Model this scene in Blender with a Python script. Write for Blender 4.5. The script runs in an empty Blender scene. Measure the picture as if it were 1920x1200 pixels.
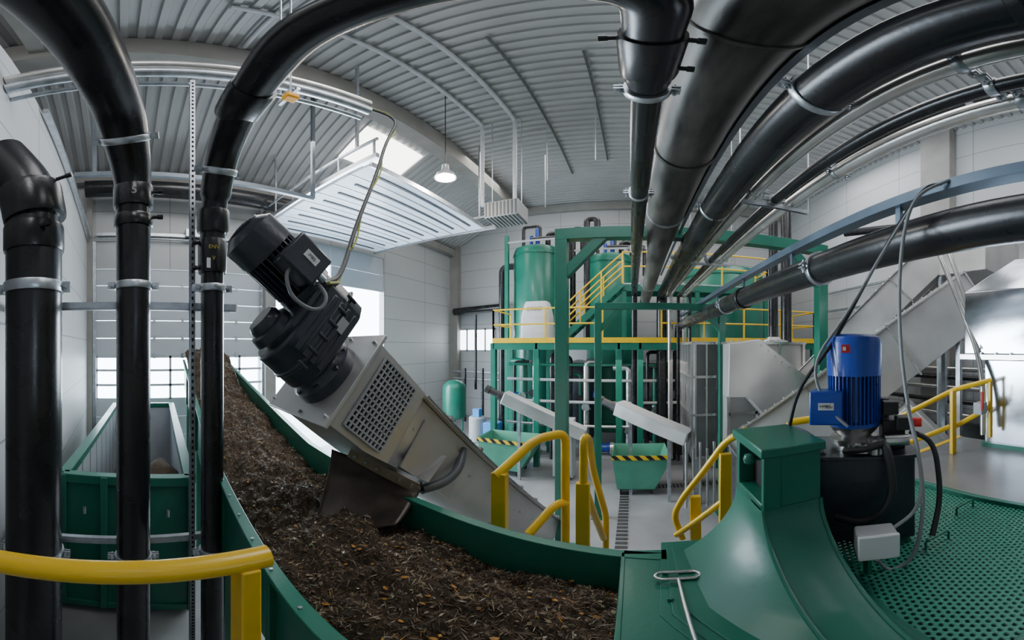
import bpy, math, random, bmesh
from math import sin, cos, tan, radians, pi, atan2, sqrt
from mathutils import Vector, Matrix, noise
random.seed(7)
E = 4.0            # height of the surveying point above the hall floor
COL = bpy.context.scene.collection
V = Vector
# ------------------------------------------------------------------ survey helpers (bearing / elevation -> world)
K = 10.6667
def brg(u, v): return radians((u-1185)/K), radians((650-v)/K)
def H(u, v, d):
    a, e = brg(u, v); return V((d*sin(a), d*cos(a), E+d*tan(e)))
def PX(u, v, X):
    a, e = brg(u, v); return H(u, v, X/sin(a))
def PY(u, v, Y):
    a, e = brg(u, v); return H(u, v, Y/cos(a))
def PZ(u, v, Z):
    a, e = brg(u, v); return H(u, v, (Z-E)/tan(e))
# ------------------------------------------------------------------ materials
def nodes_of(name):
    m = bpy.data.materials.new(name); m.use_nodes = True
    nt = m.node_tree; b = nt.nodes['Principled BSDF']; return m, nt, b
def mat(name, c, rough=.5, metal=0, var=.12, scale=3, bump=0, bscale=60, rvar=.1, spec=None, coat=0, c2=None, stretch=(1,1,1)):
    m, nt, b = nodes_of(name); N = nt.nodes; L = nt.links
    tc = N.new('ShaderNodeTexCoord'); mp = N.new('ShaderNodeMapping'); mp.inputs['Scale'].default_value = stretch
    L.new(tc.outputs['Object'], mp.inputs['Vector'])
    n = N.new('ShaderNodeTexNoise'); n.inputs['Scale'].default_value = scale; n.inputs['Detail'].default_value = 5
    L.new(mp.outputs[0], n.inputs['Vector'])
    r = N.new('ShaderNodeValToRGB'); r.color_ramp.elements[0].position = .3; r.color_ramp.elements[1].position = .7
    a = c2 if c2 else [x*(1-var) for x in c]
    r.color_ramp.elements[0].color = (*a, 1); r.color_ramp.elements[1].color = (*[min(1, x*(1+(0 if c2 else var))) for x in c], 1)
    L.new(n.outputs['Fac'], r.inputs['Fac']); L.new(r.outputs['Color'], b.inputs['Base Color'])
    mr = N.new('ShaderNodeMapRange'); mr.inputs['To Min'].default_value = max(.02, rough-rvar); mr.inputs['To Max'].default_value = min(1, rough+rvar)
    L.new(n.outputs['Fac'], mr.inputs['Value']); L.new(mr.outputs[0], b.inputs['Roughness'])
    b.inputs['Metallic'].default_value = metal
    if spec is not None: b.inputs['Specular IOR Level'].default_value = spec
    if coat: b.inputs['Coat Weight'].default_value = coat; b.inputs['Coat Roughness'].default_value = .12
    if bump:
        n2 = N.new('ShaderNodeTexNoise'); n2.inputs['Scale'].default_value = bscale; n2.inputs['Detail'].default_value = 4
        L.new(mp.outputs[0], n2.inputs['Vector'])
        bp = N.new('ShaderNodeBump'); bp.inputs['Strength'].default_value = bump; bp.inputs['Distance'].default_value = .02
        L.new(n2.outputs['Fac'], bp.inputs['Height']); L.new(bp.outputs[0], b.inputs['Normal'])
    return m
GREEN = mat('green_paint', (.010, .145, .095), .33, 0, .12, 2, .04, 40, coat=.12)
GREEN2 = mat('light_green_paint', (.07, .27, .18), .45, 0, .12, 2)
BLACK = mat('black_polyethylene', (.020, .021, .024), .27, 0, .3, 2.5, .04, 30, .07, c2=(.010, .010, .011))
BLACK2 = mat('mottled_black_polyethylene', (.16, .15, .13), .42, 0, .3, 4.5, .06, 30, .12, c2=(.016, .016, .016), stretch=(1, .3, 1))
BLACKM = mat('black_machine_paint', (.030, .036, .050), .33, 0, .2, 6, .15, 25, .08, coat=.25)
RUBBER = mat('black_rubber', (.02, .02, .022), .5, 0, .2, 5)
GALV = mat('galvanised_steel', (.52, .55, .59), .33, .85, .18, 9, .03, 50, .1)
STEEL = mat('stainless_steel', (.62, .61, .60), .25, .9, .1, 2, .05, 12, .08)
RACK = mat('bright_stainless_pipe', (.66, .64, .61), .24, .7, .14, 3, .04, 12, .08)
STEELM = mat('matt_stainless_steel', (.50, .49, .475), .40, .65, .16, 1.4, .05, 20, .1)
MIRROR = mat('polished_stainless_steel', (.62, .65, .70), .17, 1, .08, 1.5, .10, 3, .06)
RUST = mat('worn_dark_steel', (.070, .052, .040), .42, .4, .3, 4, .12, 30, .12, c2=(.020, .016, .013))
YEL = mat('yellow_paint', (.80, .50, .012), .32, 0, .08, 3, .03, 40, coat=.2)
BLUE = mat('blue_machine_paint', (.01, .055, .38), .3, 0, .12, 4, .05, 40, coat=.3)
LBLUE = mat('light_blue_plastic', (.05, .25, .6), .4)
WHITE = mat('white_plastic', (.66, .67, .68), .45, 0, .04, 3)
GREYP = mat('grey_plastic', (.36, .37, .38), .5, 0, .05, 3)
RED = mat('red_paint', (.6, .02, .02), .4)
CONC = mat('concrete_beam', (.30, .29, .27), .75, 0, .12, 1.5, .1, 30)
FLOORM = mat('concrete_floor', (.30, .295, .30), .38, 0, .2, 1.0, .06, 20, .14, c2=(.19, .188, .19))
ROOF = mat('corrugated_sheet', (.43, .435, .435), .48, .2, .06, 1, 0)
DARK = mat('dark_gap', (.01, .01, .01), .8)
LGREY = mat('light_interior_steel', (.48, .51, .55), .4, .2, .1, 1.5)
FADEY = mat('faded_yellow_marker', (.42, .33, .03), .5)
def emis(name, c, s):
    m, nt, b = nodes_of(name); b.inputs['Base Color'].default_value = (*c, 1)
    b.inputs['Emission Color'].default_value = (*c, 1); b.inputs['Emission Strength'].default_value = s; return m
LAMPM = emis('lamp_glass', (1, .93, .8), 30)
SKYM = emis('skylight_diffuser', (1, .97, .92), 6)
DOORM = mat('sectional_door_panel', (.50, .53, .57), .45, 0, .03, 1)
PVC = mat('white_conduit', (.56, .58, .61), .4)

def panel_mat(name, c, w=3.0, h=1.05):
    m, nt, b = nodes_of(name); N = nt.nodes; L = nt.links
    tc = N.new('ShaderNodeTexCoord'); sp = N.new('ShaderNodeSeparateXYZ'); L.new(tc.outputs['Object'], sp.inputs[0])
    ad = N.new('ShaderNodeMath'); L.new(sp.outputs[0], ad.inputs[0]); L.new(sp.outputs[1], ad.inputs[1])
    cb = N.new('ShaderNodeCombineXYZ'); L.new(ad.outputs[0], cb.inputs[0]); L.new(sp.outputs[2], cb.inputs[1])
    br = N.new('ShaderNodeTexBrick'); br.offset = 0; br.inputs['Scale'].default_value = 1
    br.inputs['Brick Width'].default_value = w; br.inputs['Row Height'].default_value = h; br.inputs['Mortar Size'].default_value = .012
    br.inputs['Color1'].default_value = (*c, 1); br.inputs['Color2'].default_value = (*[x*.95 for x in c], 1); br.inputs['Mortar'].default_value = (*[x*.45 for x in c], 1)
    L.new(cb.outputs[0], br.inputs['Vector']); L.new(br.outputs['Color'], b.inputs['Base Color']); b.inputs['Roughness'].default_value = .5
    return m
WALL = panel_mat('sandwich_panel_wall', (.47, .475, .48))
def perf_mat():
    m, nt, b = nodes_of('perforated_green_plate'); N = nt.nodes; L = nt.links
    b.inputs['Base Color'].default_value = (.022, .21, .135, 1); b.inputs['Roughness'].default_value = .42
    tc = N.new('ShaderNodeTexCoord'); outs = []
    for off in (0, .5):
        a = N.new('ShaderNodeVectorMath'); a.operation = 'MULTIPLY'; a.inputs[1].default_value = (1/.031, 1/.0537, 0); L.new(tc.outputs['Object'], a.inputs[0])
        s = N.new('ShaderNodeVectorMath'); s.operation = 'ADD'; s.inputs[1].default_value = (off, off, 0); L.new(a.outputs[0], s.inputs[0])
        f = N.new('ShaderNodeVectorMath'); f.operation = 'FRACTION'; L.new(s.outputs[0], f.inputs[0])
        t = N.new('ShaderNodeVectorMath'); t.operation = 'SUBTRACT'; t.inputs[1].default_value = (.5, .5, 0); L.new(f.outputs[0], t.inputs[0])
        k = N.new('ShaderNodeVectorMath'); k.operation = 'MULTIPLY'; k.inputs[1].default_value = (1, 1.73, 0); L.new(t.outputs[0], k.inputs[0])
        l = N.new('ShaderNodeVectorMath'); l.operation = 'LENGTH'; L.new(k.outputs[0], l.inputs[0])
        outs.append(l.outputs['Value'])
    mn = N.new('ShaderNodeMath'); mn.operation = 'MINIMUM'; L.new(outs[0], mn.inputs[0]); L.new(outs[1], mn.inputs[1])
    g = N.new('ShaderNodeMath'); g.operation = 'GREATER_THAN'; g.inputs[1].default_value = .30; L.new(mn.outputs[0], g.inputs[0])
    L.new(g.outputs[0], b.inputs['Alpha'])
    return m
PERF = perf_mat()
def stripe_mat():
    m, nt, b = nodes_of('hazard_stripes'); N = nt.nodes; L = nt.links
    tc = N.new('ShaderNodeTexCoord'); w = N.new('ShaderNodeTexWave'); w.bands_direction = 'DIAGONAL'; w.inputs['Scale'].default_value = 2.2
    L.new(tc.outputs['Object'], w.inputs['Vector']); r = N.new('ShaderNodeValToRGB'); r.color_ramp.interpolation = 'CONSTANT'
    r.color_ramp.elements[0].color = (.01, .01, .01, 1); r.color_ramp.elements[1].position = .5; r.color_ramp.elements[1].color = (.75, .5, .02, 1)
    L.new(w.outputs['Fac'], r.inputs['Fac']); L.new(r.outputs[0], b.inputs['Base Color']); return m
HAZ = stripe_mat()
def compost_mat():
    m, nt, b = nodes_of('shredded_compost'); N = nt.nodes; L = nt.links
    tc = N.new('ShaderNodeTexCoord'); n = N.new('ShaderNodeTexNoise'); n.inputs['Scale'].default_value = 42; n.inputs['Detail'].default_value = 9; n.inputs['Roughness'].default_value = .8; n.inputs['Distortion'].default_value = 1.2
    L.new(tc.outputs['Object'], n.inputs['Vector']); r = N.new('ShaderNodeValToRGB'); e = r.color_ramp.elements
    e[0].position = .32; e[0].color = (.022, .015, .009, 1); e[1].position = .72; e[1].color = (.30, .225, .145, 1)
    x = e.new(.52); x.color = (.10, .065, .038, 1)
    n3 = N.new('ShaderNodeTexNoise'); n3.inputs['Scale'].default_value = 2.2; n3.inputs['Detail'].default_value = 3; L.new(tc.outputs['Object'], n3.inputs['Vector'])
    mr = N.new('ShaderNodeMapRange'); mr.inputs['To Min'].default_value = .55; mr.inputs['To Max'].default_value = 1.3; L.new(n3.outputs['Fac'], mr.inputs['Value'])
    mx = N.new('ShaderNodeVectorMath'); mx.operation = 'SCALE'; L.new(n.outputs['Fac'], r.inputs['Fac']); L.new(r.outputs[0], mx.inputs[0]); L.new(mr.outputs[0], mx.inputs['Scale'])
    L.new(mx.outputs[0], b.inputs['Base Color']); b.inputs['Roughness'].default_value = .75
    bp = N.new('ShaderNodeBump'); bp.inputs['Strength'].default_value = .8; bp.inputs['Distance'].default_value = .04; L.new(n.outputs['Fac'], bp.inputs['Height']); L.new(bp.outputs[0], b.inputs['Normal'])
    return m
COMP = compost_mat()
def flake_mat():
    m, nt, b = nodes_of('leaf_shreds'); N = nt.nodes; L = nt.links
    g = N.new('ShaderNodeNewGeometry'); r = N.new('ShaderNodeValToRGB'); r.color_ramp.interpolation = 'CONSTANT'; e = r.color_ramp.elements
    e[0].color = (.035, .022, .013, 1); e[1].position = .975; e[1].color = (.60, .58, .52, 1)
    for p, c in ((.16, (.10, .066, .037)), (.38, (.17, .12, .072)), (.60, (.28, .22, .14)), (.74, (.07, .044, .025)), (.87, (.20, .095, .03)), (.91, (.12, .16, .045)), (.925, (.46, .39, .27)), (.968, (.60, .28, .03))):
        x = e.new(p); x.color = (*c, 1)
    L.new(g.outputs['Random Per Island'], r.inputs['Fac']); L.new(r.outputs[0], b.inputs['Base Color']); b.inputs['Roughness'].default_value = .6; return m
FLAKE = flake_mat()
LEAF = mat('orange_leaf', (.55, .24, .03), .6, 0, .3, 20, c2=(.22, .12, .03))

# ------------------------------------------------------------------ mesh builder
class MB:
    def __init__(s): s.v = []; s.f = []
    def add(s, vs, fs):
        o = len(s.v); s.v += [V(x) for x in vs]; s.f += [tuple(i+o for i in f) for f in fs]; return s
    def box(s, c, d, R=None):
        c = V(c); vs = []
        for x in (-.5, .5):
            for y in (-.5, .5):
                for z in (-.5, .5):
                    p = V((x*d[0], y*d[1], z*d[2])); vs.append(c+(R @ p if R else p))
        return s.add(vs, [(0, 1, 3, 2), (4, 6, 7, 5), (0, 4, 5, 1), (2, 3, 7, 6), (0, 2, 6, 4), (1, 5, 7, 3)])
    def bb(s, a, b):
        return s.box([(a[i]+b[i])/2 for i in range(3)], [abs(b[i]-a[i]) for i in range(3)])
    def bar(s, p, q, w, h, up=(0, 0, 1)):
        p = V(p); q = V(q); u = (q-p).normalized(); up = V(up)
        if abs(u.dot(up)) > .98: up = V((1, 0, 0))
        sd = u.cross(up).normalized(); n = sd.cross(u).normalized()
        R = Matrix((sd, u, n)).transposed(); return s.box((p+q)/2, (w, (q-p).length, h), R)
    def tube(s, pts, r, n=16, cap=True, closed=False):
        pts = [V(p) for p in pts]; m = len(pts); rr = r if isinstance(r, (list, tuple)) else [r]*m
        T = []
        for i in range(m):
            if closed: a = pts[(i+1) % m]-pts[i-1]
            elif i == 0: a = pts[1]-pts[0]
            elif i == m-1: a = pts[-1]-pts[-2]
            else: a = (pts[i+1]-pts[i]).normalized()+(pts[i]-pts[i-1]).normalized()
            if a.length < 1e-7: a = T[-1] if T else V((0, 0, 1))
            T.append(a.normalized())
        ref = V((0, 0, 1)) if abs(T[0].z) < .9 else V((1, 0, 0)); A = T[0].cross(ref).normalized(); vs = []
        for i in range(m):
            A = (A-T[i]*A.dot(T[i])).normalized(); B = T[i].cross(A)
            for k in range(n):
                t = 2*pi*k/n; vs.append(pts[i]+(A*cos(t)+B*sin(t))*rr[i])
        fs = []
        for i in range(m if closed else m-1):
            j = (i+1) % m
            for k in range(n):
                l = (k+1) % n; fs.append((i*n+k, i*n+l, j*n+l, j*n+k))
        if cap and not closed:
            fs.append(tuple(range(n-1, -1, -1))); fs.append(tuple((m-1)*n+k for k in range(n)))
        return s.add(vs, fs)
    def cyl(s, p, q, r, r2=None, n=24): return s.tube([p, q], [r, r if r2 is None else r2], n)
    def lathe(s, p, ax, prof, n=32):   # prof: (distance along axis, radius)
        ax = V(ax).normalized(); p = V(p); pts = []; rr = []
        for i, (a, b) in enumerate(prof): pts.append(p+ax*(a+i*1e-5)); rr.append(max(b, 1e-4))
        ref = V((0, 0, 1)) if abs(ax.z) < .9 else V((1, 0, 0)); A = ax.cross(ref).normalized(); B = ax.cross(A); vs = []
        for c, r in zip(pts, rr):
            for k in range(n): t = 2*pi*k/n; vs.append(c+(A*cos(t)+B*sin(t))*r)
        fs = [(i*n+k, i*n+(k+1) % n, (i+1)*n+(k+1) % n, (i+1)*n+k) for i in range(len(pts)-1) for k in range(n)]
        fs += [tuple(range(n-1, -1, -1)), tuple((len(pts)-1)*n+k for k in range(n))]
        return s.add(vs, fs)
    def prism(s, prof, off):   # polygon extruded by vector
        n = len(prof); off = V(off); vs = [V(p) for p in prof]+[V(p)+off for p in prof]
        return s.add(vs, [tuple(range(n-1, -1, -1)), tuple(range(n, 2*n))]+[(i, (i+1) % n, n+(i+1) % n, n+i) for i in range(n)])
    def loft(s, rings, cap=True):
        n = len(rings[0]); vs = [V(p) for r in rings for p in r]; fs = []
        for i in range(len(rings)-1):
            for k in range(n): l = (k+1) % n; fs.append((i*n+k, i*n+l, (i+1)*n+l, (i+1)*n+k))
        if cap: fs += [tuple(range(n-1, -1, -1)), tuple((len(rings)-1)*n+k for k in range(n))]
        return s.add(vs, fs)
    def sheet(s, fn, nu, nv, th=None):
        vs = [fn(i/nu, j/nv) for i in range(nu+1) for j in range(nv+1)]; w = nv+1
        fs = [(i*w+j, (i+1)*w+j, (i+1)*w+j+1, i*w+j+1) for i in range(nu) for j in range(nv)]
        return s.add(vs, fs)
def split(mb):
    par = list(range(len(mb.v)))
    def f(i):
        while par[i] != i: par[i] = par[par[i]]; i = par[i]
        return i
    for fc in mb.f:
        a = f(fc[0])
        for j in fc[1:]: par[f(j)] = a
    gr = {}
    for fc in mb.f: gr.setdefault(f(fc[0]), []).append(fc)
    out = []
    for k, fs in gr.items():
        ids = sorted({i for fc in fs for i in fc}); mp = {i: j for j, i in enumerate(ids)}
        m = MB(); m.v = [mb.v[i] for i in ids]; m.f = [tuple(mp[i] for i in fc) for fc in fs]; out.append(m)
    return out
def fillet(pts, R=.2, k=6):
    pts = [V(p) for p in pts]; out = [pts[0]]
    for i in range(1, len(pts)-1):
        a, b, c = pts[i-1], pts[i], pts[i+1]; r1 = min(R, (a-b).length*.49); r2 = min(R, (c-b).length*.49)
        p = b+(a-b).normalized()*r1; q = b+(c-b).normalized()*r2
        for j in range(k+1): t = j/k; out.append(p*(1-t)**2+b*2*t*(1-t)+q*t*t)
    out.append(pts[-1]); return out
def mesh_obj(name, mb, m, bevel=0, smooth=True, label=None, solid=0, fixn=True):
    xs = [p.x for p in mb.v]; ys = [p.y for p in mb.v]; zs = [p.z for p in mb.v]
    o = V(((min(xs)+max(xs))/2, (min(ys)+max(ys))/2, min(zs)))
    me = bpy.data.meshes.new(name); me.from_pydata([p-o for p in mb.v], [], mb.f)
    if fixn:
        bm = bmesh.new(); bm.from_mesh(me); bmesh.ops.recalc_face_normals(bm, faces=bm.faces); bm.to_mesh(me); bm.free()
    me.materials.append(m)
    if smooth:
        me.polygons.foreach_set('use_smooth', [True]*len(me.polygons)); me.set_sharp_from_angle(angle=radians(38))
    ob = bpy.data.objects.new(name, me); COL.objects.link(ob); ob.location = o
    if label: ob['label'] = label
    if solid: md = ob.modifiers.new('s', 'SOLIDIFY'); md.thickness = solid; md.offset = 0
    if bevel: md = ob.modifiers.new('b', 'BEVEL'); md.width = bevel; md.segments = 2; md.limit_method = 'ANGLE'
    return ob
ORIG = {}
SPLITS = {'wheel', 'latch', 'leg', 'bolt', 'cable_gland', 'hoop', 'small_pipe', 'hanger_rod', 'lift_handle', 'rib', 'casing_flange', 'door_strip', 'hose', 'fitting', 'post', 'brace', 'column', 'door_panel', 'liner', 'top_frame'}
class Thing:
    def __init__(s, name, label, cat, base, group=None):
        s.e = bpy.data.objects.new(name, None); COL.objects.link(s.e); s.e.location = V(base); s.e.empty_display_size = .1
        s.e['label'] = label; s.e['category'] = cat; s.o = V(base)
        if group: s.e['group'] = group
    def part(s, name, mb, m, bevel=0, label=None, parent=None, **k):
        if name in SPLITS:
            pcs = split(mb)
            if 1 < len(pcs) <= 90:
                for q in pcs: r = s._part(name, q, m, bevel, label, parent, **k)
                return r
        return s._part(name, mb, m, bevel, label, parent, **k)
    def _part(s, name, mb, m, bevel=0, label=None, parent=None, **k):
        pe = parent if parent else s.e; po = ORIG[parent.name] if parent else s.o
        ob = mesh_obj(name, mb, m, bevel, label=label, **k)
        w = ob.location.copy(); ORIG[ob.name] = w; ob.parent = pe; ob.location = w-po; return ob
    def text(s, txt, size, pos, right, up, m, parent=None):
        cu = bpy.data.curves.new('lettering', 'FONT'); cu.body = txt; cu.size = size; cu.align_x = 'CENTER'; cu.align_y = 'CENTER'; cu.extrude = size*.01
        t = bpy.data.objects.new('tmp', cu); COL.objects.link(t); bpy.context.view_layer.update()
        me = bpy.data.meshes.new_from_object(t.evaluated_get(bpy.context.evaluated_depsgraph_get())); bpy.data.objects.remove(t)
        r = V(right).normalized(); u = V(up).normalized(); n = r.cross(u); R = Matrix((r, u, n)).transposed().to_4x4(); me.transform(R)
        me.materials.clear(); me.materials.append(m)
        ob = bpy.data.objects.new('lettering', me); COL.objects.link(ob); pe = parent if parent else s.e; po = ORIG[parent.name] if parent else s.o
        ob.parent = pe; ob.location = V(pos)-po; return ob
def solo(name, mb, m, label, cat, bevel=0, group=None, **k):
    ob = mesh_obj(name, mb, m, bevel, **k); ob['label'] = label; ob['category'] = cat
    if group: ob['group'] = group
    return ob
def struct(name, mb, m, **k):
    ob = mesh_obj(name, mb, m, smooth=False, **k); ob['kind'] = 'structure'; return ob

# ------------------------------------------------------------------ room shell
XL, XR, YB, YR, YF = -10.0, 8.4, 16.4, -1.0, -7.0
struct('floor', MB().bb((XL-.3, YF-.3, -.2), (XR+.3, YB+.3, 0)), FLOORM)
struct('floor', MB().bb((XL-14, YF-3, -.25), (XL-.31, YB+6, -.02)), mat('outdoor_yard', (.72, .74, .74), .8))
struct('wall_back', MB().bb((XL-.3, YB, 0), (XR+.3, YB+.3, 12.2)), WALL)
struct('wall_right', MB().bb((XR, YF, 0), (XR+.3, YB, 12.2)), WALL)
struct('wall_rear', MB().bb((XL-.3, YR-.3, 0), (XR+.3, YR, 7.7)), WALL)
struct('wall_far_rear', MB().bb((XL-.3, YF-.3, 0), (XR+.3, YF, 12.2)), WALL)
D1 = (-.73, 4.63); D2 = (5.05, 10.5); DT = 6.45; DT2 = 8.0
wl = MB()
wl.bb((XL-.3, YF, 0), (XL, D1[0], 12)); wl.bb((XL-.3, D1[0], DT), (XL, D1[1], 12)); wl.bb((XL-.3, D1[1], 0), (XL, D2[0], 12))
wl.bb((XL-.3, D2[0], DT2), (XL, D2[1], 12)); 
wl.bb((XL-.3, D2[1], 0), (XL, YB, 12))
struct('wall_left', wl, WALL)
wa = PY(860, 618, YB-.05); wb = PY(928, 658, YB-.05)
struct('window_1', MB().bb((wa.x, YB-.05, wb.z), (wb.x, YB-.01, wa.z)), emis('window_daylight', (.85, .93, 1), 8))
fr = MB()
for i in range(5):
    x = wa.x+(wb.x-wa.x)*i/4; fr.bb((x-.04, YB-.1, wb.z-.05), (x+.04, YB-.02, wa.z+.05))
for z in (wa.z, wb.z): fr.bb((wa.x-.05, YB-.1, z-.05), (wb.x+.05, YB-.02, z+.05))
struct('trim_1', fr, GREYP)
rf = MB(); prof = []; y = YF-.2; P = .30
while y < YB+.3:
    prof += [(y, 0), (y+.12, 0), (y+.15, .075), (y+.27, .075)]; y += P
def roofz(x): return 11.8 if x > -5.8 else 11.8-(-5.8-x)*.50
cols = [XR+.2, -5.8, XL-.1]; nP = len(prof); vs = []
for x in cols:
    for (yy, dz) in prof: vs.append((x, yy, roofz(x)+dz))
rf.add(vs, [(i*nP+k, i*nP+k+1, (i+1)*nP+k+1, (i+1)*nP+k) for i in range(2) for k in range(nP-1)])
struct('ceiling', rf, ROOF, fixn=False)
struct('trim_2', MB().bb((-6.1, YF, 11.1), (-5.6, YB, 11.78)), CONC)
struct('trim_3', MB().bb((XL, YF, 9.35), (XL+.35, YB, 9.7)), CONC)
struct('trim_4', MB().bb((XL+.35, YB-.25, 11.3), (XR, YB, 11.75)), CONC)
struct('trim_10', MB().bb((-5.6, -1.6, 11.3), (XR, -1.3, 11.78)), CONC)
a, b = PY(836, 500, 16.2), PY(858, 500, 16.2)
struct('trim_5', MB().bb((a.x, 16.0, 0), (b.x+.1, YB, 11.3)), CONC)
struct('trim_6', MB().bb((XL, D1[1]+.02, 0), (XL+.3, D2[0]-.02, 9.35)), CONC)
struct('trim_7', MB().bb((XL, YR, 0), (XL+.2, YR+.16, 9.3)), CONC)
a = PX(1728, 300, XR-.3); b = PX(1782, 300, XR-.3)
struct('trim_8', MB().bb((XR-.35, min(a.y, b.y), 0), (XR, max(a.y, b.y), 11.7)), CONC)
d1 = MB(); zs = [0.02, .6, 1.2, 1.8, 2.35]; 
for i in range(4): d1.bb((XL-.15, D1[0], zs[i]), (XL-.05, D1[1], zs[i+1]-.012))
zt = [3.72, 4.27, 4.82, 5.37, 5.92, DT]
for i in range(5): d1.bb((XL-.15, D1[0], zt[i]), (XL-.05, D1[1], zt[i+1]-.02))
for z in (2.35, 2.8, 3.26, 3.68): d1.bb((XL-.13, D1[0], z-.03), (XL-.06, D1[1], z+.04))
for i in range(8):
    y = D1[0]+(D1[1]-D1[0])*i/7; d1.bb((XL-.13, y-.035, 2.35), (XL-.06, y+.035, 3.72))
struct('door_1', d1, DOORM)
hw = MB()
for z in zt[:5]:
    for i in range(1, 6):
        y = D1[0]+(D1[1]-D1[0])*i/6; hw.bb((XL-.05, y-.04, z-.08), (XL-.03, y+.04, z+.08))
struct('trim_9', hw, GALV)
OZ = 8.15; 
d2 = MB(); d2.bb((XL-.14, 7.6, DT), (XL-.05, D2[1], DT+.75)); d2.bb((XL-.14, 7.6, DT+.77), (XL-.05, D2[1], DT2))
d2.bb((XL-.14, D2[0], DT+.77), (XL-.05, 7.58, DT2))
struct('door_2', d2, DOORM)
ov = Thing('overhead_door_leaf', 'raised white sectional door leaf hanging level under the roof', 'door', (-7.4, 7.2, OZ-.1))
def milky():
    m, nt, b = nodes_of('glowing_door_panel'); b.inputs['Base Color'].default_value = (.60, .68, .77, 1); b.inputs['Roughness'].default_value = .3
    b.inputs['Emission Color'].default_value = (.70, .83, 1, 1); b.inputs['Emission Strength'].default_value = .24; return m  # emission puts a glow into the panels in place of light through them
MK = milky()
X0, X1 = -9.75, -4.75
pn = MB(); st = MB(); n = 8
for i in range(n):
    xa = X0+(X1-X0)*i/n; xb = X0+(X1-X0)*(i+1)/n
    pn.bb((xa+.005, 4.6, OZ-.03), (xb-.005, 9.75, OZ+.03)); st.bb((xa+.28, 5.0, OZ-.055), (xa+.35, 9.3, OZ-.03))
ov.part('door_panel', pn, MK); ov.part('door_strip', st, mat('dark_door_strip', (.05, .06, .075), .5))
st = MB()
for i in range(1, n): xa = X0+(X1-X0)*i/n; st.bb((xa-.01, 4.6, OZ-.045), (xa+.01, 9.75, OZ-.02))
st.bb((X1-.03, 4.6, OZ-.08), (X1+.03, 9.75, OZ+.05))
ov.part('leaf_frame', st, GALV)
for y in (4.45, 9.9):
    t = MB(); t.bar((-10, y, OZ+.02), (-4.4, y, OZ+.02), .09, .12); t.bar((-10, y, OZ+.5), (-4.4, y, OZ+.5), .05, .06)
    for x in (-9.6, -8.6, -7.6, -6.6, -5.6, -4.5): t.bar((x, y, OZ), (x, y, OZ+.5), .04, .04)
    for x in (-8.6, -5.0): t.bar((x, y, OZ+.5), (x, y, (roofz(x) if x < -6 else 11.8)-.03), .06, .06)
    solo('door_track', t, GALV, 'galvanised ladder-like door track hung from the roof', 'door track', group='overhead door tracks')
cx, cy, sx, sy = -7.3, 7.6, 1.3, 2.6
q = MB(); q.add([(cx-sx/2, cy-sy/2, roofz(cx-sx/2)-.03), (cx+sx/2, cy-sy/2, roofz(cx+sx/2)-.03), (cx+sx/2, cy+sy/2, roofz(cx+sx/2)-.03), (cx-sx/2, cy+sy/2, roofz(cx-sx/2)-.03)], [(0, 1, 2, 3)])
struct('window_2', q, SKYM, solid=.02)
dr = MB()
for i in range(40): dr.bb((-.3, 2.4+i*.16, 0), (-.08, 2.5+i*.16, .012))
for i in range(30): dr.bb((-.3+i*.1, 8.6, 0), (-.24+i*.1, 8.85, .012))
solo('floor_drain', dr, mat('dark_grating', (.06, .06, .06), .5, .4), 'dark steel grating channel let into the concrete floor', 'drain')

# ------------------------------------------------------------------ pipe helpers
def ring(mb, p, ax, r, w=.05, th=.014, lug=None):
    p = V(p); ax = V(ax).normalized(); mb.lathe(p-ax*w/2, ax, [(0, r), (0, r+th), (w*.15, r+th*1.3), (w*.85, r+th*1.3), (w, r+th), (w, r)], 32)
    if lug is None: lug = ax.cross(V((0, 0, 1)) if abs(ax.z) < .9 else V((1, 0, 0)))
    lug = V(lug); lug = (lug-ax*lug.dot(ax)).normalized(); s = ax.cross(lug)
    for sg in (1, -1):
        c = p+lug*sg*(r+.032); 
        for k in (-1, 1):
            mb.bar(c-lug*.034+s*k*.014, c+lug*.034+s*k*.014, w, .010, up=s)
        mb.cyl(c-s*.055, c+s*.055, .010, n=8); mb.cyl(c+s*.018, c+s*.036, .019, n=6); mb.cyl(c-s*.036, c-s*.018, .019, n=6)
def pipe(label, pts, r, m=BLACK, R=.3, clamps=(), collars=(), n=28, name='pipe', tabs=(), group=None):
    T = Thing(name, label, 'pipe', V(pts[0]) if len(pts) else (0, 0, 0), group)
    rr = r
    if isinstance(r, (list, tuple)): T.part('pipe_run', MB().tube(pts, rr, n), m)
    else: T.part('pipe_run', MB().tube(fillet(pts, R, 8), r, n), m)
    for (p, ax, cr) in clamps:
        c = MB(); ring(c, p, ax, cr, .055 if cr < .2 else .08, .014 if cr > .08 else .010); T.part('pipe_clamp', c, GALV)
    for (p, ax, cr, w) in collars:
        c = MB(); a = V(ax).normalized(); c.lathe(V(p)-a*w/2, a, [(0, cr*.96), (0, cr+.012), (w*.1, cr+.018), (w*.9, cr+.018), (w, cr+.012), (w, cr*.96)], 32)
        T.part('coupling_sleeve', c, m)
    for (p, d) in tabs:
        c = MB(); d = V(d); c.cyl(p, V(p)+d, .016, n=10); c.cyl(V(p)+d*.6, V(p)+d, .021, n=10); T.part('weld_terminal', c, m)
    return T
Zv = (0, 0, 1)
XA = -2.45; YA = -.665
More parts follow.
